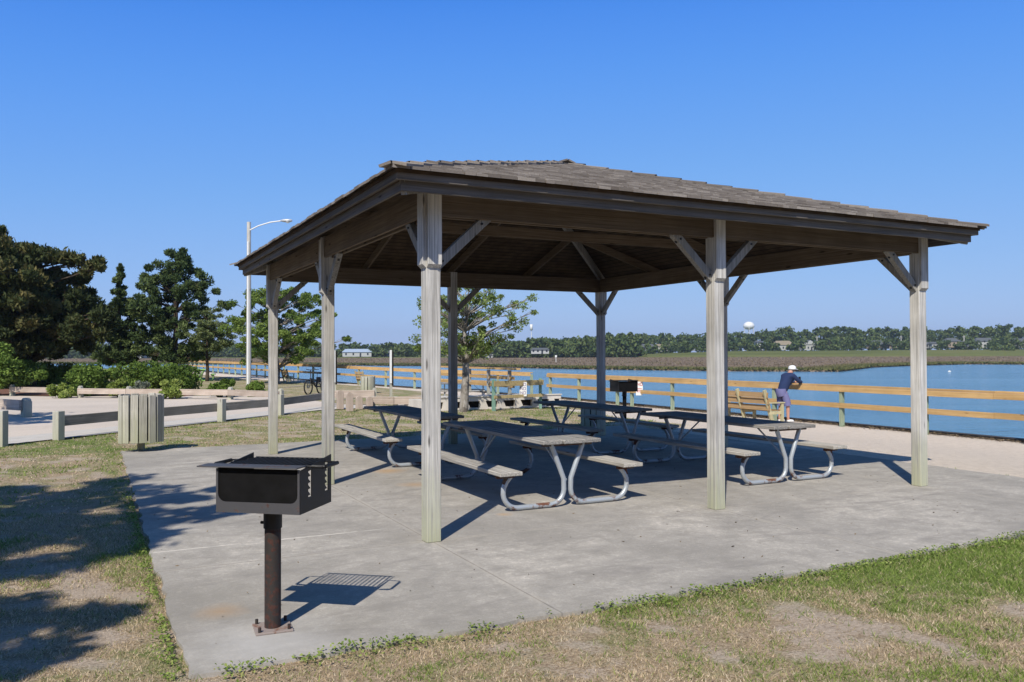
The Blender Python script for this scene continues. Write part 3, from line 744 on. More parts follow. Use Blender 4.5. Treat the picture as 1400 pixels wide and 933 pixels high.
# ================================================================== GRILLS
def make_grill():
    t = empty('park_grill')
    w, d, z0, z1 = .2875, .47, .79, 1.10; yf = -.20
    MB().box((-w+.004, yf+.004, z0), (w-.004, yf+d, z0+.006)).box((-w+.004, yf+.006, z0), (w-.004, yf+.011, z1-.03)).build('firebox', SOOT, t)
    # front plate: rounded opening
    def plate(y):
        o = [(-w, z0), (w, z0), (w, z1-.03), (-w, z1-.03)]
        x0, x1, zb = -w+.014, w-.014, z0+.068; r = .05
        lft = [(x0, z1-.03), (x0, zb+r)]+arc((x0+r, zb+r), r, 180, 270, 5)[1:]
        rgt = arc((x1-r, zb+r), r, 270, 360, 5)+[(x1, z1-.03)]
        inner = lft+rgt
        ring = [(-w, z1-.03), (-w, z0), (w, z0), (w, z1-.03)]+inner[::-1]
        return ring
    ring = plate(0); n = len(ring)
    mb = MB(); 
    # build as strips between outer and inner outline (keeps faces convex)
    x0, x1, zb, r = -w+.014, w-.014, z0+.068, .05
    for yy0, yy1 in ((yf-.004, yf),):
        la = arc((x0+r, zb+r), r, 180, 270, 5); ra = arc((x1-r, zb+r), r, 270, 360, 5)
        quads = [[(-w, zb+r), (x0, zb+r), (x0, z1-.03), (-w, z1-.03)], [(x1, zb+r), (w, zb+r), (w, z1-.03), (x1, z1-.03)]]
        for A_, sx in ((la, -1), (ra, 1)):
            for i in range(len(A_)-1):
                p, q = A_[i], A_[i+1]
                quads.append([(p[0], z0), (q[0], z0), q, p])
        quads += [[(-w, z0), (x0, z0), (x0, zb+r), (-w, zb+r)], [(x1, z0), (w, z0), (w, zb+r), (x1, zb+r)], [(x0+r, z0), (x1-r, z0), (x1-r, zb), (x0+r, zb)]]
        for q in quads:
            mb.add([(a, yy0, b) for a, b in q]+[(a, yy1, b) for a, b in q], [(0, 1, 2, 3), (7, 6, 5, 4), (0, 4, 5, 1), (1, 5, 6, 2), (2, 6, 7, 3), (3, 7, 4, 0)])
    mb.build('front_plate', GREYP, t)
    # sides: each plate in strips with two notched slots
    for s in (-1, 1):
        x = s*w; mb = MB(); zt = z1; zf = z1-.035
        ys = [yf, yf+.115, yf+.165, yf+.37, yf+.42, yf+d]
        def ztp(y): return zf+(zt+.015-zf)*(y-yf)/d
        for a, b in ((0, 1), (2, 3), (4, 5)):
            ya, yb = ys[a], ys[b]
            mb.add([(x-.003, ya, z0), (x-.003, yb, z0), (x-.003, yb, ztp(yb)), (x-.003, ya, ztp(ya)), (x+.003, ya, z0), (x+.003, yb, z0), (x+.003, yb, ztp(yb)), (x+.003, ya, ztp(ya))],
                   [(0, 1, 2, 3), (7, 6, 5, 4), (0, 4, 5, 1), (1, 5, 6, 2), (2, 6, 7, 3), (3, 7, 4, 0)])
        for a, b in ((1, 2), (3, 4)):
            if s < 0:
                ya, yb = ys[a], ys[b]; mb.add([(x-.003, ya, z0), (x-.003, yb, z0), (x-.003, yb, ztp(yb)), (x-.003, ya, ztp(ya)), (x+.003, ya, z0), (x+.003, yb, z0), (x+.003, yb, ztp(yb)), (x+.003, ya, ztp(ya))], [(0, 1, 2, 3), (7, 6, 5, 4), (0, 4, 5, 1), (1, 5, 6, 2), (2, 6, 7, 3), (3, 7, 4, 0)]); continue
            ya, yb = ys[a], ys[b]; mb.box((x-.003, ya, z0), (x+.003, yb, z0+.09)); mb.add([(x-.003, ya, ztp(ya)-.03), (x-.003, yb, ztp(yb)-.03), (x-.003, yb, ztp(yb)), (x-.003, ya, ztp(ya)), (x+.003, ya, ztp(ya)-.03), (x+.003, yb, ztp(yb)-.03), (x+.003, yb, ztp(yb)), (x+.003, ya, ztp(ya))], [(0, 1, 2, 3), (7, 6, 5, 4), (0, 4, 5, 1), (1, 5, 6, 2), (2, 6, 7, 3), (3, 7, 4, 0)])
            for q in range(4):
                zz = z0+.112+q*.040
                mb.add([(x-.003, ya, zz+.018), (x-.003, ya+.034, zz-.008), (x-.003, ya, zz-.010), (x+.003, ya, zz+.018), (x+.003, ya+.034, zz-.008), (x+.003, ya, zz-.010)], [(0, 1, 2), (5, 4, 3), (0, 3, 4, 1), (1, 4, 5, 2)])
        mb.build('side_plate', BLACK, t)
    mb = MB().box((-w-.12, yf-.035, z1-.022), (w-.004, yf+.10, z1-.014)); mb.build('shelf', GREYP, t, .002)
    zg = z1-.022; mb = MB()
    for i in range(15):
        xx = -w+.03+i*(2*w-.06)/14; mb.tube([(xx, yf+.10, zg), (xx, yf+d+.03, zg)], .0072, 6)
    mb.tube([(-w+.01, yf+.11, zg), (w-.01, yf+.11, zg)], .007, 6).tube([(-w+.01, yf+d+.02, zg), (w-.01, yf+d+.02, zg)], .008, 6)
    gr = mb.build('grate', BLACK, t)
    for s in (-1, 1):
        x = s*w
        MB().tube([(x-s*.02, yf+.13, zg), (x+s*.085, yf+.13, zg-.004), (x+s*.10, yf+.15, zg-.004), (x+s*.10, yf+.36, zg-.004), (x+s*.085, yf+.38, zg-.004), (x-s*.02, yf+.38, zg)], .006, 8).tube([(x+s*.10, yf+.16, zg-.004), (x+s*.10, yf+.35, zg-.004)], .013, 10).tube([(x+s*.02, yf+.13, zg-.001), (x+s*.10, yf+.15, zg-.004)], .012, 10).build('grate_handle', BLACK, t)
    MB().tube([(0, 0, 0), (0, 0, .70)], .053, 20).build('post', RUSTP, t)
    MB().tube([(0, 0, .66), (0, 0, .795)], .060, 20).tube([(-.05, 0, .69), (-.085, 0, .69)], .010, 8).build('collar', BLACK, t)
    a = .6; c_, s_ = math.cos(a), math.sin(a); h = .118
    pl = MB().box((-h, -h, 0), (h, h, .014)).build('base_plate', PLATE, t, .003); pl.rotation_euler = (0, 0, a)
    for sx in (-1, 1):
        for sy in (-1, 1):
            MB().tube([(sx*.092, sy*.092, .014), (sx*.092, sy*.092, .045)], .011, 6).build('bolt', RUSTP, pl)
    return t
g1 = make_grill(); g1.location = (-1.575, 5.44, 0); g1.rotation_euler = (0, 0, -.20)
tag(g1, 'large black pedestal charcoal grill with rusty post in the foreground on the pad corner', 'grill', 'charcoal grills on posts')
g2 = copy_tree(g1); p = at(854, 576, -.03); g2.location = (p.x, p.y, gz(p.x, p.y)-.02); g2.rotation_euler = (0, 0, .42)
for ch in [k for k in bpy.data.objects if k.parent == g2]:
    if ch.name.startswith(('front_plate', 'shelf', 'post')): ch.data = ch.data.copy(); ch.data.materials[0] = SOOT
g2['label'] = 'distant black charcoal grill just right of the far corner post'

# ================================================================== BINS
def make_bin(r, z0, z1, n, name='litter_bin'):
    t = empty(name)
    MB().lathe([(.001, z0+.03), (r*.86, z0+.03), (r*.86, z1-.07), (r*.80, z1-.07), (r*.80, z0+.05)], n=20).build('liner', DARK, t)
    for i in range(n):
        a = 2*math.pi*(i+.5)/n; j = random.uniform(-.02, .015); w = 2*math.pi*r/n*.405
        m_ = Matrix.Rotation(a+random.uniform(-.02, .02), 4, 'Z')
        q = MB().box((r-.035, -w, z0+j), (r, w, z1+j*.6)); q.v = [tuple(m_ @ Vector(p)) for p in q.v]
        q.build('slat', SLAT, t, .005)
    MB().box((-.05, -.05, 0), (.05, .05, z0+.05)).build('post', SLAT, t)
    return t
b1 = make_bin(.39, .19, 1.07, 15); p = at(193, 616, 0); b1.location = (p.x, p.y, -.02)
tag(b1, 'round slatted wooden litter bin at the left corner of the concrete pad', 'litter bin', 'slatted litter bins')
b2 = make_bin(.33, .06, .78, 13); p = at(503, 537, 0); b2.location = (p.x, p.y, -.03)
tag(b2, 'distant pale slatted litter bin behind the guard rail, between the two tall marker posts', 'litter bin', 'slatted litter bins')
b3 = make_bin(.25, .03, .52, 11); p = at(808, 582, 0); b3.location = (p.x, p.y, -.05)
tag(b3, 'small low slatted bin in the grass just behind the far corner post', 'litter bin', 'slatted litter bins')

# ================================================================== WATERFRONT RAIL AND WALL
def rail(name, pts, posts_, zg, hgt, label, cat='railing', pm=RAILP, wm=RAILW, cap=.15):
    """pts: polyline in uv of rail; posts_: list of uv"""
    t = empty(name, P0, TH, label, cat)
    for i, (u, v) in enumerate(posts_):
        z = float(slope(u))+zg
        MB().box((u-.07, v-.045, z-.1), (u+.05, v+.045, z+hgt-.10)).build('post', pm, t, .004)
    for a, b in zip(pts[:-1], pts[1:]):
        L = math.hypot(b[0]-a[0], b[1]-a[1]); n = max(1, round(L/4.9)); 
        for k in range(n):
            p = [a[0]+(b[0]-a[0])*k/n, a[1]+(b[1]-a[1])*k/n]; q = [a[0]+(b[0]-a[0])*(k+1)/n, a[1]+(b[1]-a[1])*(k+1)/n]
            za, zb_ = float(slope(p[0]))+zg, float(slope(q[0]))+zg
            j = random.uniform(-.004, .004)
            d = Vector((q[0]-p[0], q[1]-p[1], 0)).normalized()*.004; nn = Vector((-d.y, d.x, 0)).normalized()*.085
            if nn.x > 0: nn = -nn
            A, B = Vector((p[0], p[1], za)), Vector((q[0], q[1], zb_))
            MB().bar(A+Vector((0, 0, hgt-.02+j))+d, B+Vector((0, 0, hgt-.02+j))-d, cap, .045).build('top_rail', wm, t, .004)
            MB().bar(A+nn+Vector((0, 0, hgt-.115+j))+d, B+nn+Vector((0, 0, hgt-.115+j))-d, .038, .14).build('side_rail', wm, t, .003)
            MB().bar(A+nn+Vector((0, 0, hgt*.50+j))+d, B+nn+Vector((0, 0, hgt*.50+j))-d, .038, .14).build('middle_rail', wm, t, .003)
    return t
mp = [-3.9, -1.3, 1.25, 3.8, 6.35, 8.95, 11.5, 14, 16.5, 19, 20.0, 22.9, 25.4]
rail('waterfront_railing', [(15.75, -6), (15.75, 25.6)], [(15.75, v) for v in mp], 0, 1.13, 'long yellow timber railing with green posts along the water at right')
far = [(15.75, 27.2), (15.0, 33), (13.9, 38.2), (12.1, 43.4), (11.0, 46.5), (9.4, 53), (8.4, 62), (7.4, 76), (6.6, 92)]
fp = []
for a, b in zip(far[:-1], far[1:]):
    L = math.hypot(b[0]-a[0], b[1]-a[1]); n = max(1, round(L/2.5))
    for k in range(n): fp.append((a[0]+(b[0]-a[0])*k/n, a[1]+(b[1]-a[1])*k/n))
rail('shoreline_railing', far, fp, 0, 1.13, 'far stretch of yellow timber railing curving along the shore beyond the bicycles')
# seawall cap and face
mb = MB()
sv = [-60, 26, 34, 38.6, 45.4, 56, 88, 130]
for a, b in zip(sv[:-1], sv[1:]):
    ua, ub = float(shore_u(a)), float(shore_u(b)); za, zb_ = float(slope(ua)), float(slope(ub))
    for (o0, o1, h0, h1) in ((-.05, .22, -.03, .035), (.0, .16, -1.9, -.03)):
        mb.add([(ua+o0, a, za+h0), (ua+o1, a, za+h0), (ub+o1, b, zb_+h0), (ub+o0, b, zb_+h0), (ua+o0, a, za+h1), (ua+o1, a, za+h1), (ub+o1, b, zb_+h1), (ub+o0, b, zb_+h1)],
               [(3, 2, 1, 0), (4, 5, 6, 7), (0, 1, 5, 4), (1, 2, 6, 5), (2, 3, 7, 6), (3, 0, 4, 7)])
tag(uvobj(mb, 'seawall', flat('dark_seawall', (.075, .062, .05), .9)), 'low dark timber seawall edging the sand along the water', 'seawall')
# drift debris along the wall foot
n = 9000; v = RNG.uniform(-4, 30, n); u = 16.02-np.abs(RNG.normal(0, .16, n)); s = RNG.uniform(.01, .035, n); a = RNG.uniform(0, 6.28, n)
z = slope(u)-.02+RNG.uniform(0, .04, n); c = np.stack([u, v, z], 1); tv = np.stack([np.cos(a)*s, np.sin(a)*s, s*.5], 1); qv = np.stack([-np.sin(a)*s*.4, np.cos(a)*s*.4, s*.6], 1)
o = mesh_np('drift_litter', np.stack([c-tv, c+qv, c+tv], 1).reshape(-1, 3), n, blade_mat('drift', [(0, (.05, .04, .03)), (1, (.25, .19, .12))], .05), tint=RNG.random(n)); o.location = P0; o.rotation_euler = (0, 0, TH)
tag(o, 'dark leaf litter and driftwood bits lying along the foot of the seawall', 'litter', kind='stuff')

# old green gate frame with sign, left end of the near railing
t = empty('gate_frame', (0, 0, 0), 0, 'weathered green post and rail frame carrying a small notice near the tree, partly mossy', 'gate')
A_ = at(675, 561); B_ = at(739, 556); B_ = Vector((B_.x*.98, B_.y*.985, 0)); A_.z = B_.z = -.05
for q, w in ((A_, .125), (B_, .10)): MB().box((q.x-w/2, q.y-.05, q.z), (q.x+w/2, q.y+.05, q.z+1.02)).build('post', GPOST, t, .005)
for z0, h in ((.88, .17), (.46, .10)): MB().bar(A_+Vector((.02, -.075, z0)), B_+Vector((.1, -.075, z0)), .04, h).build('rail', RAILW2, t, .004)
C_ = A_.lerp(B_, .62)+Vector((0, -.13, 0))
sg = MB().box((C_.x-.115, C_.y-.012, .40), (C_.x+.115, C_.y, .86)).build('sign', WPAINT, t)
sgt = MB()
# ================================================================== WRITING (strokes)
STK = {'N': [((0, 0), (0, 1)), ((0, 1), (1, 0)), ((1, 0), (1, 1))], 'O': [((0, 0), (0, 1)), ((0, 1), (1, 1)), ((1, 1), (1, 0)), ((1, 0), (0, 0))]}
def word(mb, txt, x, y, z, h, th=.014):
    for ch in txt:
        for (a, b) in STK.get(ch, [((0, .5), (1, .5))]):
            mb.bar((x+a[0]*h*.75, y, z+a[1]*h), (x+b[0]*h*.75, y, z+b[1]*h), .003, th, up=(0, 1, 0)) if False else mb.tube([(x+a[0]*h*.75, y, z+a[1]*h), (x+b[0]*h*.75, y, z+b[1]*h)], th/2, 4)
        x += h*1.15
for i in range(3): word(sgt, 'NO', C_.x-.085, C_.y-.014, .47+i*.135, .085)
sgt.build('lettering', PURP, sg)
# white notice on the waterfront rail
p = U(15.62, 18.35, -.25)
t = empty('notice_board', (p.x, p.y, -.25), -.02, 'small white notice with red lettering fixed to the yellow railing right of the distant grill', 'sign')
MB().box((-.13, -.012, .43), (.13, 0, .95)).build('panel', WPAINT, t)
w_ = MB(); word(w_, 'NO', -.08, -.014, .80, .10, .02)
for k in range(3): w_.box((-.09, -.016, .55+k*.06), (.09, -.013, .572+k*.06))
w_.build('lettering', REDP, t)
t = empty('notice_board', (at(338, 512, 0).x*1.02+.9, 58, -.02), 0, 'white notice on the far yellow railing beside the light pole', 'sign')
MB().box((-.5, -.03, .35), (.5, 0, 1.05)).build('panel', WPAINT, t)

# low white concrete ramp wall with slots
t = empty('ramp_wall', U(6.35, 16.85, -.02), TH, 'low white concrete ramp wall with slanted slots behind the small tree', 'wall')
w_ = MB(); L = 4.95
w_.box((0, 0, .27), (L, .12, .40)); w_.box((-.02, -.03, .40), (L+.02, .15, .43)); w_.box((0, 0, 0), (L, .12, .06))
for k in range(8):
    x = k*.64; w_.add([(x, 0, .06), (x+.30, 0, .06), (x+.20, 0, .27), (x, 0, .27), (x, .12, .06), (x+.30, .12, .06), (x+.20, .12, .27), (x, .12, .27)], [(0, 1, 2, 3), (7, 6, 5, 4), (0, 4, 5, 1), (1, 5, 6, 2), (2, 6, 7, 3), (3, 7, 4, 0)])
w_.build('wall', WHITEC, t); MB().box((0, .13, 0), (L, .17, .38)).build('slot_shade_sheet', DARK, t)  # near-black sheet painted as the shade inside the slots
# raised pier platform with its own rail
t = empty('pier_platform', P0, TH, 'raised pale pier platform with wide yellow topped railing between the small tree and the water', 'platform')
MB().box((6.4, 17.04, .0), (11.25, 19.6, .30)).build('deck', WHITEC, t)
for k in range(5): MB().box((9.9+.0*k, 18.0+k*1.7, .30), (10.0, 18.1+k*1.7, 1.20)).build('post', GUARDP, t)
for k in range(2): MB().bar((9.95, 17.7, .66+k*.28), (9.95, 25.2, .66+k*.28), .04, .11).build('side_rail', RAILW, t)
MB().bar((9.95, 17.5, 1.25), (9.95, 25.4, 1.25), .30, .06).build('top_rail', RAILW, t)
o = copy_tree(tb); o.location = U(10.6, 21.4, .02); o.rotation_euler = (0, 0, TH+1.2); o.scale = (.8, .6, .8)
tag(o, 'small dark picnic table by the pier platform, seen beside the pale tree trunk', 'picnic table')
if 'group' in o: del o['group']

# ================================================================== GUARD RAILS OF THE LOT
def guard(label, pts, ph, rz, rh, pm, wm, pw=.15, round_top=False, rail_side=-1, group='timber guard rails of the parking lot', rail_all=None):
    t = empty('guard_rail', (0, 0, 0), 0, label, 'guard rail', group)
    for p in pts:
        a = math.atan2(pts[-1].y-pts[0].y, pts[-1].x-pts[0].x)
        m_ = Matrix.Translation((p.x, p.y, -.03)) @ Matrix.Rotation(a, 4, 'Z')
        q = MB().box((-pw/2, -pw/2, 0), (pw/2, pw/2, ph))
        if round_top:
            pr = [(-pw/2, ph), (-pw/2, ph+.01)]+[(pw/2*math.cos(b), ph+.01+.09*math.sin(b)) for b in [math.pi*(1-i/6) for i in range(1, 6)]]+[(pw/2, ph+.01), (pw/2, ph)]
            n = len(pr); q.add([(x, -pw/2+.02, z) for x, z in pr]+[(x, pw/2-.02, z) for x, z in pr], [tuple(range(n))[::-1], tuple(range(n, 2*n))]+[(i, (i+1) % n, n+(i+1) % n, n+i) for i in range(n)])
        q.v = [tuple(m_ @ Vector(x)) for x in q.v]; q.build('post', pm, t, .006)
    A, B = pts[0], pts[-1]; d = (B-A).normalized(); nn = Vector((-d.y, d.x, 0))*rail_side*(pw/2+.045)
    rr = rail_all or list(zip(pts[:-1], pts[1:]))
    for a, b in rr:
        o = MB().bar(Vector((0, 0, 0)), Vector(((b-a).length-.008, 0, 0)), .085, rh).build('rail', wm, t, .006)
        d_ = (b-a).normalized(); o.location = (a.x+nn.x, a.y+nn.y, rz); o.rotation_euler = (0, 0, math.atan2(d_.y, d_.x))
    return t
G = lambda x, y: at(x, y, 0)
guard('grey timber guard rail with tall square posts passing behind the near litter bin', [G(80, 600), G(193, 587), G(303, 575.5), G(383, 567), G(452, 556)], .62, .36, .22, GUARDP, GUARDG, .17, rail_side=1)
guard('single square guard rail post with a rail leaving the picture at the far left edge', [G(-120, 628), G(2, 609)], .72, .36, .22, GUARDP, GUARDG, .17, rail_side=1)
guard('long pinkish guard rail with round topped posts in front of the hedge', [G(110, 543.5), G(176, 544.5), G(243, 545), G(315, 546), G(384, 549)], .42, .27, .23, GUARDP, GUARD, .17, True)
guard('short pinkish guard rail in front of the big cedar trunk', [G(17, 541), G(78, 542)], .42, .27, .23, GUARDP, GUARD, .17, True)
guard('shaded guard rail end with round topped post at the left picture edge', [G(-70, 562), G(36, 570)], .48, .34, .30, GUARDP, GUARD, .22, True)
guard('brown guard rail between the two marker posts with white end post behind the path', [G(452, 553), G(512, 552)], .50, .36, .26, GUARDP, GUARD, .15, True)
guard('short brown guard rail right of the round topped bollards beyond the back left table', [G(510, 557), G(541, 557.5), G(600, 558)], .40, .24, .25, GUARDP, GUARD, .13)
for k, (x, y, h, lab) in enumerate(((465, 559, .62, 'tallest round topped wooden bollard, leftmost of four beside the path'), (478, 562, .60, 'round topped wooden bollard, second from left of four beside the path'), (491, 559, .44, 'short round topped wooden bollard, third from left of four beside the path'), (505, 558, .40, 'shortest square wooden bollard, rightmost of four beside the path'))):
    p = G(x, y); pw = .11; t = MB().box((-pw, -.05, 0), (pw, .05, h-.1))
    pr = [(pw*math.cos(b), h-.1+.1*math.sin(b)) for b in [math.pi*i/8 for i in range(9)]]; n = 9
    t.add([(x_, -.05, z) for x_, z in pr]+[(x_, .05, z) for x_, z in pr], [tuple(range(n)), tuple(range(n, 2*n))[::-1]]+[(i, n+i, n+i+1, i+1) for i in range(n-1)])
    o = t.build('bollard', GUARDT, None, .004); o.location = (p.x, p.y, -.02); o.rotation_euler = (0, 0, .5); tag(o, lab, 'bollard', 'wooden bollards by the path')

# marker posts
for x, y, lab in ((534.5, 549, 'tall square marker post with white faced upper half standing beyond the back left table'), (457.5, 547, 'tall square marker post mostly hidden behind the left middle pavilion post')):
    p = G(x, y); t = empty('marker_post', (p.x, p.y, -.02), .35, lab, 'post', 'marker posts by the path'); z1 = 1.95
    MB().box((-.045, -.045, 0), (.045, .045, z1-.15)).build('post', GUARDP, t)
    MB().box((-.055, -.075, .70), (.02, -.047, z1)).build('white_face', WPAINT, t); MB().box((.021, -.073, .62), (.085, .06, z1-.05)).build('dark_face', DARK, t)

# ================================================================== LIGHT POLE
p = G(340, 533)
t = empty('light_pole', (p.x, p.y, -.03), 0, 'tall pale street light pole with curved arm at the left beyond the guard rail', 'street light')
H = 8.5
MB().tube([(0, 0, 0), (0, 0, H)], [.13, .10], 12).build('pole', GUARDP, t)
MB().box((-.03, -.145, .1), (.03, -.10, H-1.0)).build('conduit', WPAINT, t)
MB().tube([(0, -.05, H-.45), (.5, -.05, H-.20), (1.1, -.05, H-.02), (1.75, -.05, H+.06)], .032, 8).build('arm', WPAINT, t)
la = MB(); la.lathe([(.001, 0), (.07, .03), (.13, .2), (.14, .42), (.10, .58), (.001, .62)], n=14, axis='X', c=(1.6, -.05, H+.06)); la.v = [(x, y, H+.06+(z-H-.06)*.6) for x, y, z in la.v]
lm = la.build('lamp_head', flat('lamp_grey', (.55, .57, .6), .35, .5, .2), t)
MB().lathe([(.001, -.10), (.10, -.06), (.11, 0)], n=12, c=(1.98, -.05, H+.02)).build('lens', flat('lamp_lens', (.75, .78, .8), .2, .6), lm)

# ================================================================== BICYCLES
def make_bike():
    t = empty('electric_bicycle')
    for x in (-.52, .52):
        w = MB(); R = .33
        w.tube([(x+R*math.cos(a), 0, R+R*math.sin(a)) for a in [2*math.pi*i/28 for i in range(29)]], .032, 8, False)
        wh = w.build('wheel', TIRE, t); s_ = MB().tube([(x, -.05, R), (x, .05, R)], .035, 10)
        for i in range(12):
            a = 2*math.pi*i/12; s_.tube([(x, 0, R), (x+.3*math.cos(a), 0, R+.3*math.sin(a))], .004, 4)
        s_.build('spokes', flat('spoke', (.3, .3, .3), .4, .5, .8), wh)
    f = MB().tube([(-.52, .05, .33), (-.10, 0, .33), (.36, 0, .72)], .035, 8).tube([(-.10, 0, .33), (-.20, 0, .72)], .025, 8).tube([(-.2, 0, .62), (.36, 0, .72)], .022, 8).tube([(-.52, .05, .33), (-.20, 0, .62)], .016, 8)
    f.tube([(.52, .06, .33), (.40, .06, .66), (.34, 0, .98)], .022, 8).tube([(.52, -.06, .33), (.40, -.06, .66)], .022, 8); f.build('frame', BLKP, t)
    MB().tube([(.34, 0, .95), (.33, 0, 1.10)], .02, 8).tube([(.18, .33, 1.13), (.30, .16, 1.11), (.33, 0, 1.10), (.30, -.16, 1.11), (.18, -.33, 1.13)], .016, 8).tube([(.30, .2, 1.11), (.33, .22, 1.20)], .02, 6).build('handlebar', BLKP, t)
    MB().tube([(-.2, 0, .70), (-.24, 0, .92)], .014, 8).box((-.38, -.09, .92), (-.12, .09, .98)).build('saddle', BLKP, t, .03)
    MB().box((-.72, -.11, .74), (-.34, .11, .76)).box((-.70, -.10, .50), (-.36, -.14, .74)).build('rack', BLKP, t)
    MB().bar((0, 0, .44), (.28, 0, .68), .08, .10).build('battery', BLKP, t, .01); return t
k1 = make_bike(); p = G(430, 538); k1.location = (p.x, p.y, -.03); k1.rotation_euler = (0, 0, math.radians(-108))
tag(k1, 'black electric bicycle parked on the grass, left of the left middle pavilion post', 'bicycle', 'parked electric bicycles')
k2 = copy_tree(k1); p = G(449, 536); k2.location = (p.x, p.y, -.03); k2.rotation_euler = (0, 0, math.radians(-100)); k2['label'] = 'black electric bicycle half hidden behind the left middle pavilion post'

# ================================================================== SEATS BY THE WATER
def make_swing(w=2.1):
    t = empty('garden_bench')
    # faces +x (the water); back toward -x, length along y
    b = MB()
    for k, z in enumerate((.50, .68, .86)):
        x = -.28-.19*(z-.45)
        b.bar((x, -w/2-.12, z), (x, w/2+.12, z), .025, .15, up=(.19, 0, 1))
    b.build('backrest', SWING, t)
    s_ = MB()
    for k in range(5): s_.box((-.24+k*.11, -w/2, .40), (-.15+k*.11, w/2, .425))
    s_.build('seat', SWING, t)
    for y in (-w/2-.05, 0, w/2+.05):
        MB().bar((-.10, y, 0), (-.42, y, 1.0), .05, .11, up=(1, 0, 0)).build('back_support', SWINGP, t)
        MB().box((.20, y-.03, 0), (.29, y+.03, .62 if y else .40)).build('leg', SWINGP, t)
        MB().box((-.26, y-.028, .31), (.28, y+.028, .39)).build('seat_frame', SWINGP, t)
    for y in (-w/2-.05, w/2+.05): MB().box((-.28, y-.05, .62), (.32, y+.05, .65)).build('armrest', SWINGP, t)
    return t
s1 = make_swing(); p = U(14.35, 11.15, -.27); s1.location = p; s1.rotation_euler = (0, 0, TH)
tag(s1, 'yellow timber garden bench facing the water beside the leaning man', 'bench', 'timber benches by the water')
for (px, py, lab) in ((394, 521, 'small distant timber bench on the shore, left of the bicycles'), (497, 526, 'small dark and orange timber bench showing over the distant litter bin')):
    c = copy_tree(s1); q = G(px, py); c.location = (q.x, q.y, -.05); c.rotation_euler = (0, 0, TH+.3); c.scale = (.8, .35, .85); c['label'] = lab

# lime picnic table and shelter post far left
o = copy_tree(tb); q = G(273, 521); o.location = (q.x, q.y, -.02); o.rotation_euler = (0, 0, .3); o.scale = (1, .6, 1)
tag(o, 'lime green picnic table far beyond the hedge at left', 'picnic table')
if 'group' in o: del o['group']
for ch in [k for k in bpy.data.objects if k.parent == o]:
    if ch.name.startswith(('tabletop', 'bench_seat', 'leg')): ch.data = ch.data.copy(); ch.data.materials[0] = GREENP

# ================================================================== MAN LEANING ON THE RAIL
def skin_obj(name, chain, edges, rad, mat, parent, sub=2):
    me = bpy.data.meshes.new(name); me.from_pydata(chain, edges, []); me.update()
    o = bpy.data.objects.new(name, me); COL.objects.link(o); o.parent = parent
    sk = o.modifiers.new('skin', 'SKIN'); sk.use_smooth_shade = True
    if not me.skin_vertices: 
        import bmesh as _b
        bm = _b.new(); bm.from_mesh(me); bm.verts.layers.skin.verify(); bm.to_mesh(me); bm.free()
    L = me.skin_vertices[0].data
    for i, r in enumerate(rad): L[i].radius = (r, r) if not isinstance(r, tuple) else r
    L[0].use_root = True
    ss = o.modifiers.new('sub', 'SUBSURF'); ss.levels = sub; ss.render_levels = sub
    me.materials.append(mat); return o
man = empty('person', U(15.17, 10.55, -.26), TH, 'person in white cap, navy jacket and plaid shorts leaning with forearms on the waterfront railing', 'person')
bv = [(-.06, 0, .93), (.02, 0, 1.10), (.13, 0, 1.27), (.20, 0, 1.38), (.265, 0, 1.455), (.33, 0, 1.53), (.36, 0, 1.60)]
br = [.055, .05, .07, .07, .058, .092, .075]
be = [(0, 1), (1, 2), (2, 3), (3, 4), (4, 5), (5, 6)]
def addc(lst, rs, root):
    i0 = len(bv); bv.extend(lst); br.extend(rs); be.append((root, i0)); be.extend((i0+i, i0+i+1) for i in range(len(lst)-1))
for s, kx in ((1, .0), (-1, .10)):
    addc([(-.05, s*.10, .86), (-.01+kx*.5, s*.12, .50), (-.06+kx, s*.12, .12), (-.03+kx, s*.12, .05), (.12+kx, s*.13, .035)], [.07, .060, .042, .04, .035], 0)
    addc([(.21, s*.185, 1.35), (.40, s*.235, 1.185), (.60, s*.11, 1.175), (.66, s*.03, 1.19)], [.062, .045, .032, .03], 3)
skin_obj('body', bv, be, br, SKIN, man)
jv = [(-.10, 0, .84), (.02, 0, 1.10), (.13, 0, 1.27), (.19, 0, 1.37), (.25, 0, 1.43)]; jr = [.150, .158, .172, .12, .072]; je = [(0, 1), (1, 2), (2, 3), (3, 4)]
for s in (1, -1):
    i0 = len(jv); jv += [(.21, s*.185, 1.355), (.40, s*.24, 1.185), (.58, s*.12, 1.18)]; jr += [.078, .06, .047]; je += [(3, i0), (i0, i0+1), (i0+1, i0+2)]
skin_obj('jacket', jv, je, jr, NAVY, man)
sh = MB().tube([(-.115, 0, .99), (-.11, 0, .90), (-.08, 0, .80)], [.148, .158, .15], 16)
for q, kx in ((1, 0), (-1, .05)): sh.tube([(-.07, q*.075, .86), (-.03+kx*.5, q*.10, .68), (-.015+kx, q*.11, .50)], [.105, .108, .108], 14)
sh.build('shorts', SHORT, man)
for s, kx in ((1, .0), (-1, .10)):
    skin_obj('shoe', [(-.09+kx, s*.12, .055), (.02+kx, s*.125, .05), (.15+kx, s*.13, .04)], [(0, 1), (1, 2)], [.05, .052, .042], WPAINT, man)
hd = (.345, 0, 1.565)
MB().lathe([(.112, -.01), (.112, .03), (.095, .075), (.06, .10), (.001, .11)], n=18, c=hd).build('cap', WPAINT, man)
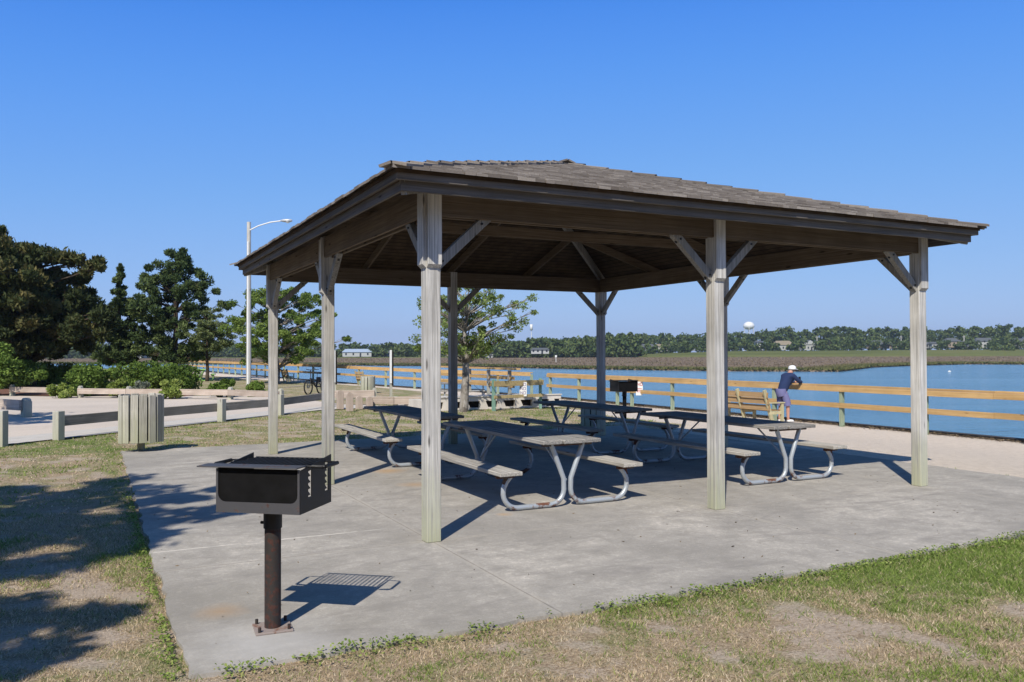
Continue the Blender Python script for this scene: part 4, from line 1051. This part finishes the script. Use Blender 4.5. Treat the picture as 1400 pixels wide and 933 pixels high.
MB().add([(hd[0]+.08, -.075, hd[2]), (hd[0]+.19, -.045, hd[2]-.035), (hd[0]+.19, .045, hd[2]-.035), (hd[0]+.08, .075, hd[2]), (hd[0]+.08, -.075, hd[2]+.012), (hd[0]+.19, -.045, hd[2]-.023), (hd[0]+.19, .045, hd[2]-.023), (hd[0]+.08, .075, hd[2]+.012)],
         [(0, 3, 2, 1), (4, 5, 6, 7), (0, 1, 5, 4), (1, 2, 6, 5), (2, 3, 7, 6), (3, 0, 4, 7)]).build('cap_brim', WPAINT, man)
MB().lathe([(.085, -.07), (.106, -.03), (.106, .0)], n=18, c=hd).build('hair', HAIRM, man)
ph = MB().box((.64, -.03, 1.19), (.66, .05, 1.33)); tag(ph.build('phone', BLKP, None, .004), 'small dark phone held up in the leaning person\'s hand above the railing', 'phone')
bpy.data.objects['phone'].location = man.location; bpy.data.objects['phone'].rotation_euler = man.rotation_euler

# ================================================================== TREES AND SHRUBS
def leaves(centers, radii, per, size, flat_=.75, shell=.35, upb=0.0, asp=.55):
    """leaf cards spread through clumps; returns (V, tint)"""
    C_ = np.repeat(np.asarray(centers), per, 0); R_ = np.repeat(np.asarray(radii), per)
    n = len(C_); d = RNG.normal(size=(n, 3)); d /= np.linalg.norm(d, axis=1)[:, None]
    r = R_*(shell+(1-shell)*RNG.random(n)**.5); p = d*r[:, None]; p[:, 2] *= flat_
    # ragged: push some leaves out
    p *= (1+.35*(RNG.random(n) < .12)*RNG.random(n))[:, None]
    p += C_
    a = RNG.normal(size=(n, 3)); a[:, 2] += upb; a += d*upb*1.2; a /= np.linalg.norm(a, axis=1)[:, None]
    b = np.cross(a, RNG.normal(size=(n, 3))); b /= np.linalg.norm(b, axis=1)[:, None]
    s = size*RNG.uniform(.6, 1.4, n)[:, None]
    V = np.stack([p-a*s, p+b*s*asp, p+a*s, p-b*s*asp], 1).reshape(-1, 3)
    cl = np.repeat(RNG.random(len(centers)), per)
    return V, np.clip(.55*cl+.45*RNG.random(n), 0, 1)
def tree(name, label, pos, trunk, clumps, per, size, mat, bk, group=None, flat_=.75, tr=.15, rz=0, shell=.35, upb=0., asp=.55):
    """trunk: list of (x,y,z) ; clumps: list of (x,y,z,r)"""
    t = empty(name, pos, rz, label, 'tree', group)
    mb = MB(); m = len(trunk); mb.tube(trunk, [tr*(1-.82*i/(m-1)) for i in range(m)], 10)
    T_ = np.array(trunk)
    for (x, y, z, r) in clumps:
        zz = z-.35*math.hypot(x, y)-.2; i = int(np.argmin(np.abs(T_[:, 2]-zz))); b = Vector(T_[i]); e = Vector((x, y, z))
        mid = b.lerp(e, .5)+Vector((random.uniform(-.15, .15), random.uniform(-.15, .15), .06*(e-b).length))
        mb.tube([b, mid, e], [tr*.20, tr*.10, tr*.04], 5, False)
        for q in range(3):
            d = Vector((random.uniform(-1, 1), random.uniform(-1, 1), random.uniform(-.5, 1)))*r*.8; mb.tube([mid.lerp(e, .6), e+d], [tr*.05, tr*.02], 4, False)
    mb.build('trunk', bk, t)
    V, T = leaves([c[:3] for c in clumps], [c[3] for c in clumps], per, size, flat_, shell, upb, asp)
    mesh_np('crown', V, len(T), mat, t, T, per=4)
    return t
def crown(prof, n, rc, jit=.25, seed=0, inner=.45, cx=0, cy=0):
    """prof: list of (z, radius); clumps weighted to the outside"""
    r_ = random.Random(seed); zs = [p[0] for p in prof]; out = []
    wts = [max(p[1], .05) for p in prof]
    while len(out) < n:
        z = r_.uniform(zs[0], zs[-1]); R = float(np.interp(z, zs, [p[1] for p in prof]))
        if r_.random() > (R/max(wts))**1.0+.15: continue
        a = r_.uniform(0, 2*math.pi); q = R*(inner+(1-inner)*r_.random()**.6)
        q *= 1+r_.uniform(-jit, jit)
        out.append((cx+q*math.cos(a), cy+q*math.sin(a), z, rc*r_.uniform(.6, 1.3)))
    return out
def bend(H, n=7, a=.15, seed=1, lean=(0, 0)):
    r_ = random.Random(seed); return [(lean[0]*(i/n)**1.5+r_.uniform(-a, a)*(i > 0)*.5, lean[1]*(i/n)+r_.uniform(-a, a)*(i > 0)*.5, H*i/n) for i in range(n+1)]
# big cedar at left
p = G(37, 529)
cl = crown([(1.7, 2.6), (2.4, 3.9), (3.6, 4.5), (5.0, 4.3), (6.2, 3.6), (7.3, 2.6), (8.0, 1.2)], 260, .52, .2, 3, .3, cx=-.5)
cl += [(3.3, 0, 6.5, .4), (3.9, .2, 7.1, .34), (4.15, -.1, 6.7, .28), (3.6, .1, 6.9, .34), (2.9, 0, 7.2, .4), (-2.0, 0, 8.4, .6), (-2.4, .3, 9.1, .5), (-1.8, .2, 8.8, .5), (-2.6, 0, 9.8, .34), (-2.9, -.3, 8.0, .7), (-1.4, 0, 8.2, .5), (4.3, 0, 4.3, .5), (4.6, .2, 3.7, .5), (4.4, -.4, 3.0, .5), (-2.5, .2, 9.4, .4)]
tree('cedar_tree', 'largest dark spreading cedar at the left edge with brownish tips', (p.x, p.y, -.03), bend(8.3, 7, .25, 4, (-1.2, 0)), cl, 330, .15, CEDAR, BARKD, 'dark evergreens by the lot', .8, .50, shell=.15, upb=.9, asp=.34)
p = G(163, 520)
cl = crown([(1.2, 1.0), (1.9, 1.6), (3.5, 1.5), (5.0, 1.15), (6.3, .7), (7.3, .3), (8.1, .06)], 150, .30, .35, 5, .1)+[(.1*math.sin(9*k), .1*math.cos(7*k), 5.2+k*.24, .30-.019*k) for k in range(13)]
cl = [(x, y, z, r*(1.1 if z < 5 else .7)) for x, y, z, r in cl]
tree('juniper_tree', 'narrow pointed dark juniper between the big cedar and the round pine', (p.x, p.y, -.03), bend(8.0, 7, .10, 6), cl, 190, .13, CEDARG, BARKD, 'dark evergreens by the lot', .9, .2, shell=.1, upb=1.0, asp=.32)
p = G(240, 520)
cl = crown([(1.4, 1.8), (2.4, 2.6), (4.0, 2.75), (5.6, 2.6), (7.0, 2.2), (8.2, 1.3), (8.8, .4)], 180, .42, .22, 8, .25)
cl += [(3.2, 0, 5.3, .32), (3.6, .1, 5.1, .25), (2.8, 0, 6.2, .3), (-.5, 0, 8.9, .3), (.5, 0, 9.0, .28), (-2.5, 0, 6.6, .3), (-2.2, 0, 7.3, .25)]
tree('pine_tree', 'round crowned dark pine standing behind the hedge, third evergreen from the left', (p.x, p.y, -.03), bend(8.4, 7, .14, 9), cl, 200, .125, CEDARG, BARKD, 'dark evergreens by the lot', .8, .24, shell=.1, upb=.9, asp=.34)
p = G(283, 521)
cl = crown([(2.1, 1.0), (3.0, 1.8), (4.0, 1.5), (4.8, .7)], 80, .30, .3, 10, .1, cx=.5)
tree('small_oak_tree', 'small pale green tree with thin dark trunk right of the round pine', (p.x, p.y, -.03), bend(4.2, 6, .1, 11), cl, 130, .062, OAKP, BARKD, None, .6, .13, shell=.1)
p = G(378, 524)
cl = crown([(1.3, 2.2), (2.6, 3.3), (4.0, 3.4), (5.2, 2.4), (6.0, 1.0)], 190, .36, .3, 12, .1, cx=.3)
tree('live_oak_tree', 'broad light green oak seen through the left end of the pavilion', (p.x, p.y, -.03), bend(5.2, 6, .2, 13), cl, 210, .072, OAK, BARKL, None, .62, .2, shell=.1)
p = G(634, 562)
cl = crown([(1.75, .75), (2.2, 1.35), (2.9, 1.75), (3.5, 1.5), (3.95, .7)], 125, .19, .32, 14, .05, cx=.15)
cl += [(1.9, 0, 3.3, .22), (2.15, .1, 3.55, .2), (2.2, 0, 3.1, .12), (1.7, 0, 2.6, .2), (-1.5, 0, 2.3, .22), (-1.45, 0, 2.0, .16)]
tree('young_oak_tree', 'young tree with pale mottled trunk behind the front corner post', (p.x, p.y, -.03), bend(3.5, 7, .1, 15, (.1, 0)), cl, 95, .040, OAKC, BARKL, None, .75, .155, shell=.1)

def bush(label, pos, rx, h, mat, n=26, per=260, size=.07, name='shrub', ry=None, seed=0):
    r_ = random.Random(seed*7+3); ry = ry or rx*.8; cl = []
    for i in range(n):
        a = r_.uniform(0, 6.28); q = r_.random()**.5*.85; z = h*(.15+.68*r_.random()*(1-.35*q*q)); cl.append((rx*q*math.cos(a), ry*q*math.sin(a), z, min(rx, h)*r_.uniform(.22, .36)))
    t = empty(name, pos, 0, label, 'shrub')
    V, T = leaves([c[:3] for c in cl], [c[3] for c in cl], per, size, .85, .45)
    V[:, 2] = np.maximum(V[:, 2], -.02)
    mb = MB()
    for i in range(7):
        c = cl[i]; mb.tube([(c[0]*.15, c[1]*.15, 0), (c[0]*.5, c[1]*.5, c[2]*.5), (c[0], c[1], c[2])], [.03, .02, .01], 5, False)
    mb.build('stem', BARKD, t); mesh_np('foliage', V, len(T), mat, t, T, per=4); return t
SH = [(-8, 541, 1.5, 2.6, SHRUB, 'tall dark green shrub at the very left edge in front of the cedar trunk', 30),
      (22, 531, 1.6, 1.6, SHRUB, 'pale lit shrub just left of the cedar trunk', 24),
      (80, 527, 1.5, 1.5, SHRUB, 'shrub right of the cedar trunk, behind the round clipped one', 26),
      (128, 541, 1.05, 1.65, SHRUB, 'large round dense green shrub behind the gap in the pinkish rails', 34),
      (84, 544, .55, .65, SHRUBL, 'low light green shrub behind the short guard rail', 14),
      (164, 543, .55, .95, SHRUBL, 'light green shrub left of the silvery one behind the near litter bin', 18),
      (195, 533, 1.5, 1.55, SHRUB, 'left half of the long green hedge behind the silvery shrub', 34),
      (236, 534, 1.35, 1.45, SHRUB, 'right half of the long green hedge', 34),
      (192, 543, .38, .85, SHRUBG, 'small silvery grey shrub in front of the hedge', 14),
      (233, 545, .58, .95, SHRUBL, 'light green shrub in front of the right half of the hedge', 20),
      (301, 543, .58, 1.0, SHRUB, 'small open shrub alone behind the long rail, right of the hedge', 18),
      (349, 542, .5, .65, SHRUB, 'small low shrub at the foot of the light pole', 14)]
for i, (x, y, rx, h, mt, lab, n) in enumerate(SH):
    p = G(x, y); k = p.y/38; bush(lab, (p.x, p.y, -.03), rx*k**.3, h, mt, n, 300, .065, seed=i)

# trees out of frame at left whose crowns throw the shade over grass and pad
def shade_tree(label, base, top, prof, n, rc, per, seed):
    tree('pine_tree', label, (base[0], base[1], 0), [(0, 0, 0)]+[((top[0]-base[0])*t, (top[1]-base[1])*t, top[2]*t) for t in (.3, .6, .85, 1)],
         [(x+top[0]-base[0], y+top[1]-base[1], z, r) for x, y, z, r in crown(prof, n, rc, .3, seed, .1)], per, .10, CEDARG, BARKD, None, .5, .22, shell=.1, upb=.3)
shade_tree('pine beside the left edge of the view shading the grass and pad edge', (-9.4, .8), (-7.75, 1.7, 8.2), [(5.8, 1.4), (6.8, 2.5), (8.2, 2.5), (9.0, 1.3)], 85, .42, 240, 21)
shade_tree('pine behind the photographer shading the near left grass', (-7.9, -3.2), (-6.15, -1.3, 6.2), [(4.4, 1.1), (5.4, 2.1), (6.6, 2.0), (7.4, .9)], 75, .36, 190, 22)

shade_tree('pine left of the view shading the corner of the parking lot', (-17.2, 16.5), (-15.6, 17.3, 6.4), [(4.2, 1.2), (5.4, 2.0), (6.8, 1.8), (7.6, .8)], 34, .55, 260, 23)
def belt():  # unseen trees added behind the camera to hold back low sky light
    r_ = random.Random(77); C_ = []; R_ = []
    for i in range(60):
        a = math.radians(-100+200*(i+r_.random())/60); d = r_.uniform(19, 27); x, y = d*math.sin(a)*1.25, -d*math.cos(a)*1.0-3
        u, v = toUV(x, y)
        if u > 13 or (y > -6 and abs(x) < 18): continue
        H = r_.uniform(9, 13)
        for q in range(16): C_.append((x+r_.uniform(-2.4, 2.4), y+r_.uniform(-2.0, 2.0), H*r_.uniform(.06, .95))); R_.append(r_.uniform(1.1, 1.8))
    V, T = leaves(C_, R_, 40, .42, .8, .2); tag(mesh_np('sky_blocking_woods', V, len(T), CEDARG, None, T, per=4), 'added unseen belt of dark trees blocking low sky light behind the viewpoint', 'woods', kind='stuff')
belt()
# fallen leaves and twigs
n = 1500; x = RNG.uniform(-5, 6, n); y = RNG.uniform(3.4, 13, n); u, v = toUV(x, y)
onp = (u > PADU[0]) & (u < PADU[1]) & (v > PADV[0]) & (v < PADV[1]); keep = ~onp | (RNG.random(n) < .22); x, y, onp, u = x[keep], y[keep], onp[keep], u[keep]; n = len(x)
z = np.where(onp, .004, .006)+RNG.uniform(0, .006, n); a = RNG.uniform(0, 6.28, n); s_ = RNG.uniform(.006, .02, n); k_ = RNG.uniform(.12, .6, n)
c = np.stack([x, y, z], 1); t_ = np.stack([np.cos(a)*s_, np.sin(a)*s_, RNG.uniform(-.002, .006, n)], 1); q_ = np.stack([-np.sin(a)*s_*k_, np.cos(a)*s_*k_, RNG.uniform(.001, .005, n)], 1)
o = mesh_np('leaf_litter', np.stack([c-t_, c+q_, c+t_, c-q_], 1).reshape(-1, 3), n, bpy.data.materials['drift'], tint=RNG.random(n), per=4)
tag(o, 'scattered dry fallen leaves and twig bits on the pad and turf', 'leaf litter', kind='stuff')
# ------------------------------------------------------------------ far woods
def far_woods(name, label, px0, px1, base, tops, depth, n, seed, mat=WOODS, dist=None, basez=-.8):
    r_ = random.Random(seed); V = []; T = []
    C_ = []; R_ = []
    for i in range(n):
        px = px0+(px1-px0)*(i+r_.random())/n; d = dist(px)+r_.random()**1.3*depth
        H = (float(np.interp(px, [t_[0] for t_ in tops], [t_[1] for t_ in tops])))
        yh = 483+(700-px)*.0034; Ht = (yh-H)*d/FPX+CAMZ
        z0 = basez if not callable(basez) else basez(px)
        Ht = (Ht-z0)*r_.uniform(.80, 1.02); x = (px-700)/FPX*d; w = r_.uniform(4.0, 7.5)
        for q in range(r_.randint(7, 11)):
            a = r_.uniform(0, 6.28); rr = r_.random()*w*.7; z = z0+Ht*r_.uniform(.08, .86)
            C_.append((x+rr*math.cos(a), d+rr*math.sin(a), z)); R_.append(min(w*.62, Ht*.34)*r_.uniform(.6, 1.15))
        for q in range(2):
            C_.append((x+r_.uniform(-1, 1)*w*.3, d, z0+Ht*r_.uniform(.86, .95))); R_.append(Ht*.10)
    V, T = leaves(C_, R_, 30, 1.15, .85, .3)
    # one tint per crown, so crowns read apart
    o = mesh_np(name, V, len(T), mat, None, T, per=4); tag(o, label, 'woods', kind='stuff'); return o
dL = lambda px: float(np.interp(px, [-600, 300, 860, 1400, 2200], [560, 575, 500, 585, 640]))
far_woods('far_woods', 'low line of woods across the marsh at left and behind the oak', -560, 870, 487, [(-500, 462), (250, 470), (330, 468), (450, 470), (470, 468), (520, 471), (545, 468), (600, 471), (680, 468), (720, 462), (760, 462), (800, 460), (830, 454), (870, 456)], 60, 210, 31, dist=dL)
far_woods('shore_thicket', 'bushy dark green thicket on the far shore left of the golf green', 640, 872, 487, [(640, 474), (720, 466), (800, 462), (835, 458), (872, 460)], 20, 46, 32, dist=lambda px: 485)
far_woods('pine_woods', 'tall mixed pine woods behind the houses across the water at right', 850, 1700, 480, [(850, 456), (950, 457), (1000, 454), (1090, 452), (1140, 446), (1180, 448), (1300, 446), (1400, 444), (1700, 446)], 60, 170, 33, dist=lambda px: 640, basez=bankh)
# single trees standing clear
def lone(name, label, px, ytop, d, z0, w, seed, mat=WOODS, pine=False, grp='single trees across the water'):
    x = (px-700)/FPX*d; yh = 483+(700-px)*.0034; H = (yh-ytop)*d/FPX+CAMZ-z0; r_ = random.Random(seed)
    cl = [((r_.uniform(-1, 1)*w*.5), r_.uniform(-1, 1)*w*.3, H*(r_.uniform(.72, .95) if pine else r_.uniform(.25, .85)), w*r_.uniform(.18, .3)) for _ in range(14)]
    tree(name, label, (x, d, z0), bend(H*.9, 4, .5, seed), cl, 34, 1.0, mat, BARKD, grp, .7, .5)
lone('umbrella_pine_tree', 'flat topped pine rising above the far woods right of the water tower', 1073, 446, 645, 2.8, 11, 41, pine=True)
lone('shore_tree', 'round dark tree standing alone on the green bank right of the white house', 1134, 463, 560, .8, 13, 42)
lone('shore_tree', 'small dark shrubby tree on the bank near the right picture edge', 1371, 474, 520, -.2, 11, 43)
lone('shore_tree', 'dark bushy tree at the left end of the golf green', 873, 473, 500, -.7, 9, 44)
def grove(name, label, items, seed):
    r_ = random.Random(seed); C_ = []; R_ = []
    for px, yt, d, z0, w in items:
        x = (px-700)/FPX*d; yh = 483+(700-px)*.0034; H = (yh-yt)*d/FPX+CAMZ-z0
        for _ in range(13): C_.append((x+r_.uniform(-1, 1)*w*.45, d+r_.uniform(-1, 1)*w*.3, z0+H*r_.uniform(.2, .86))); R_.append(w*r_.uniform(.17, .27))
    V, T = leaves(C_, R_, 30, .9, .8, .3); tag(mesh_np(name, V, len(T), WOODS, None, T, per=4), label, 'woods', kind='stuff')
grove('shore_scrub', 'ragged scrub and small trees along the far marsh edge left of the golf green', [(700+i*17+random.uniform(-5, 5), 474+random.uniform(-4, 5), 488, -.8, random.uniform(8, 12)) for i in range(10)], 5)

# ------------------------------------------------------------------ far houses
HW = flat('house_white', (.42, .43, .42), .8); HG = flat('house_grey', (.22, .23, .24), .8); HT = flat('house_tan', (.33, .28, .21), .8)
RG = flat('roof_grey', (.10, .11, .12), .9); RT = flat('roof_tan', (.26, .22, .16), .9); RB = flat('roof_blue_metal', (.36, .44, .56), .5); WIN = flat('window_dark', (.03, .035, .045), .2, .5)
def house(label, px, yb, d, w, h, rh, wall, roof, rz=0.0, dep=9, gable=False, wins=4):
    x = (px-700)/FPX*d; yh = 483+(700-px)*.0034; z = CAMZ-(yb-yh)*d/FPX
    if d > 540 and px > 870: h *= .72; rh *= .75; w *= .8
    t = empty('house', (x, d, z-.2), rz, label, 'house', 'houses across the water')
    MB().box((-w/2, -dep/2, 0), (w/2, dep/2, h)).build('wall', wall, t)
    e = .5; r = MB()
    if gable:   # gable end toward the viewer
        r.add([(-w/2-e, -dep/2-e, h), (w/2+e, -dep/2-e, h), (0, -dep/2-e, h+rh), (-w/2-e, dep/2+e, h), (w/2+e, dep/2+e, h), (0, dep/2+e, h+rh)], [(0, 1, 2), (5, 4, 3), (0, 2, 5, 3), (1, 4, 5, 2), (0, 3, 4, 1)])
        MB().add([(-w/2+.1, -dep/2-e-.03, h+.05), (w/2-.1, -dep/2-e-.03, h+.05), (0, -dep/2-e-.03, h+rh*.92)], [(0, 1, 2)]).build('gable', wall, t)
    else:
        r.add([(-w/2-e, -dep/2-e, h), (w/2+e, -dep/2-e, h), (w/2+e, dep/2+e, h), (-w/2-e, dep/2+e, h), (-w/2+rh*.6, 0, h+rh), (w/2-rh*.6, 0, h+rh)], [(0, 1, 5, 4), (1, 2, 5), (2, 3, 4, 5), (3, 0, 4), (0, 3, 2, 1)])
    r.build('roof', roof, t)
    fl = 2 if h > 4.5 else 1
    for f in range(fl):
        for k in range(wins):
            xx = -w/2+w*(k+.5)/wins; zz = 1.0+f*2.9; MB().box((xx-.5, -dep/2-.06, zz), (xx+.5, -dep/2+.02, zz+1.4)).build('window', WIN, t)
    MB().box((w*.12-.5, -dep/2-.07, 0), (w*.12+.5, -dep/2+.02, 2.1)).build('door', WIN, t)
house('long low building with pale blue metal roof across the marsh', 489, 487.5, 555, 19, 3.0, 2.2, HW, RB, .1, 12)
house('small white house just right of the blue roofed building', 512, 487.5, 560, 7, 2.2, 1.2, HW, RG, 0, 7)
house('tiny white cottage in the trees left of the front corner post', 527, 487, 565, 6, 2.2, 1.2, HW, RG, 0, 7)
house('white building between the round pine and the narrow juniper', 186, 489, 500, 10, 4.5, 1.8, HW, RG, 0, 8)
house('small white shed on the far shore right of the young oak', 669, 489, 490, 5, 1.6, .9, HW, HW, 0, 5, wins=2)
house('pale roofed house in the trees left of the far corner post', 738, 483.5, 470, 10, 2.2, 1.2, HW, RG, 0, 8)
house('grey framed house in the dark trees beyond the far corner post', 772, 481, 500, 8, 3.6, 1.8, HG, RG, .3, 8)
house('dark roofed house above the left end of the golf green', 885, 480.5, 560, 12, 4.0, 3.0, HG, RG, .2, 9)
house('white and brown house above the golf green', 906, 480.5, 562, 13, 4.8, 2.2, HW, RT, -.1, 9)
house('small grey house just left of the front middle post', 948, 479.5, 600, 9, 4, 2, HG, RG, 0, 8)
house('narrow tall white house below the water tower, right of the front middle post', 1037, 479, 600, 5.5, 8.0, 2, HW, RG, 0, 8, wins=2)
house('white house with hipped tan roof right of the water tower', 1070, 478.5, 600, 17, 5.0, 4.2, HW, RT, .1, 10)
house('white gabled house with grey roof above the standing man', 1104, 478.5, 598, 12, 5.5, 4.5, HW, RG, 0, 10, True)
house('grey roofed wing right of the white gabled house', 1120, 478.5, 603, 14, 5.0, 3.6, HG, RG, 0, 9)
house('grey green roofed house in the trees right of the round dark tree', 1205, 476.5, 600, 22, 3.5, 4.5, HT, RG, .2, 10)
house('white house right behind the right corner post', 1280, 476, 600, 13, 4.5, 2.0, HW, RG, 0, 9)
house('tan and white house second right of the right corner post', 1300, 475, 602, 12, 6, 3.5, HT, RG, .1, 9)
house('dark grey low house in the middle of the right hand row', 1320, 476, 603, 16, 4, 3, HG, RG, 0, 9)
house('large white two storey house with dark roof near the right edge', 1345, 475.5, 600, 17, 6.5, 3.5, HW, RG, -.1, 10)
house('pale house at the right picture edge', 1394, 475, 602, 16, 6, 3, HW, RG, 0, 10)
house('white row house far right of the pine woods clearing', 1265, 476, 604, 9, 4, 2.2, HG, RG, 0, 9)

grove('garden_woods', 'leafy garden trees mixed between the houses across the water', [(px, yt, 588 if px > 980 else 555, bankh(px)-.3, w_) for px, yt, w_ in ((893, 470, 9), (916, 468, 10), (931, 466, 11), (940, 468, 10), (962, 466, 12), (972, 468, 10), (1004, 467, 11), (1017, 465, 12), (1028, 468, 9), (1050, 468, 10), (1059, 470, 8), (1083, 469, 8), (1092, 463, 9), (1124, 466, 9), (1151, 461, 13), (1163, 463, 13), (1175, 462, 13), (1192, 466, 10), (1222, 462, 13), (1237, 466, 10), (1289, 466, 9), (1311, 468, 8), (1330, 466, 10), (1361, 461, 12), (1374, 459, 14), (1385, 465, 10), (1402, 464, 10), (1420, 462, 14))], 9)
# water tower
d = 1500; x = (1024-700)/FPX*d; t = empty('water_tower', (x, d, 2), 0, 'white bulb topped water tower rising over the far woods', 'water tower')
MB().lathe([(.01, 55.5), (4, 55), (7.6, 52.8), (9.7, 49.5), (10, 47.5), (9.4, 45), (7, 42.5), (3, 41), (.01, 40.6)], n=28).build('tank', flat('tank_white', (.80, .80, .78), .5), t)
for k in range(6):
    a = k*math.pi/3+.3; MB().tube([(9*math.cos(a), 9*math.sin(a), 46), (9.6*math.cos(a), 9.6*math.sin(a), 0)], .45, 6).build('leg', WPAINT, t)
MB().tube([(0, 0, 0), (0, 0, 41)], 1.1, 8).build('riser', WPAINT, t)
# cell mast
d = 900; x = (726.5-700)/FPX*d; t = empty('cell_mast', (x, d, 0), 0, 'thin white cell phone mast above the far woods left of the far corner post', 'mast')
MB().tube([(0, 0, 0), (0, 0, 33)], [.5, .3], 6).build('mast', WPAINT, t); MB().lathe([(.01, 33), (1.5, 33), (1.5, 26.5), (.01, 26.5)], n=8).build('antenna', WPAINT, t)
# channel marker in marsh
d = 250; t = empty('channel_marker', ((760-700)/FPX*d, d, -1.2), 0, 'thin pale channel marker post standing in the marsh left of the far corner post', 'marker')
MB().tube([(0, 0, 0), (0, 0, 2.3)], .09, 6).box((-.3, -.06, 1.7), (.3, -.02, 2.3)).build('post', WPAINT, t)
# gull on the water
p = at(1298, 508.5, -1.3)
o = MB().lathe([(.001, -.28), (.09, -.2), (.15, -.02), (.13, .14), (.05, .26), (.001, .34)], n=12, axis='X').build('gull', WPAINT, None); o.location = (p.x, p.y, -1.26); o.scale = (.9, .9, .9)
tag(o, 'small white gull resting on the blue water at right', 'bird')
# utility poles among the houses
for i, (px, lab) in enumerate(((1232, 'thin pale utility pole left of the right corner post'), (1318, 'thick pale utility pole in the right hand row of houses'), (1117, 'utility pole in front of the white gabled house'))):
    d = 590; o = MB().tube([(0, 0, 0), (0, 0, 11)], .35, 6).bar((-1.2, 0, 10), (1.2, 0, 10), .2, .2).build('utility_pole', GUARDP, None); o.location = ((px-700)/FPX*d, d, 2.3); tag(o, lab, 'utility pole', 'utility poles')

# ------------------------------------------------------------------ air
hz = MB().box((-900, -70, -2.6), (1500, 2200, 62)); hm = bpy.data.materials.new('haze'); hm.use_nodes = True
ht = hm.node_tree; ht.nodes.remove(ht.nodes['Principled BSDF']); pv = ht.nodes.new('ShaderNodeVolumePrincipled')
pv.inputs['Color'].default_value = (.80, .88, 1, 1); pv.inputs['Density'].default_value = .0002; pv.inputs['Anisotropy'].default_value = .3
ht.links.new(pv.outputs[0], ht.nodes['Material Output'].inputs['Volume'])
tag(hz.build('haze', hm), 'thin pale haze over the far shore', 'haze', kind='stuff')
S.cycles.volume_step_rate = 10
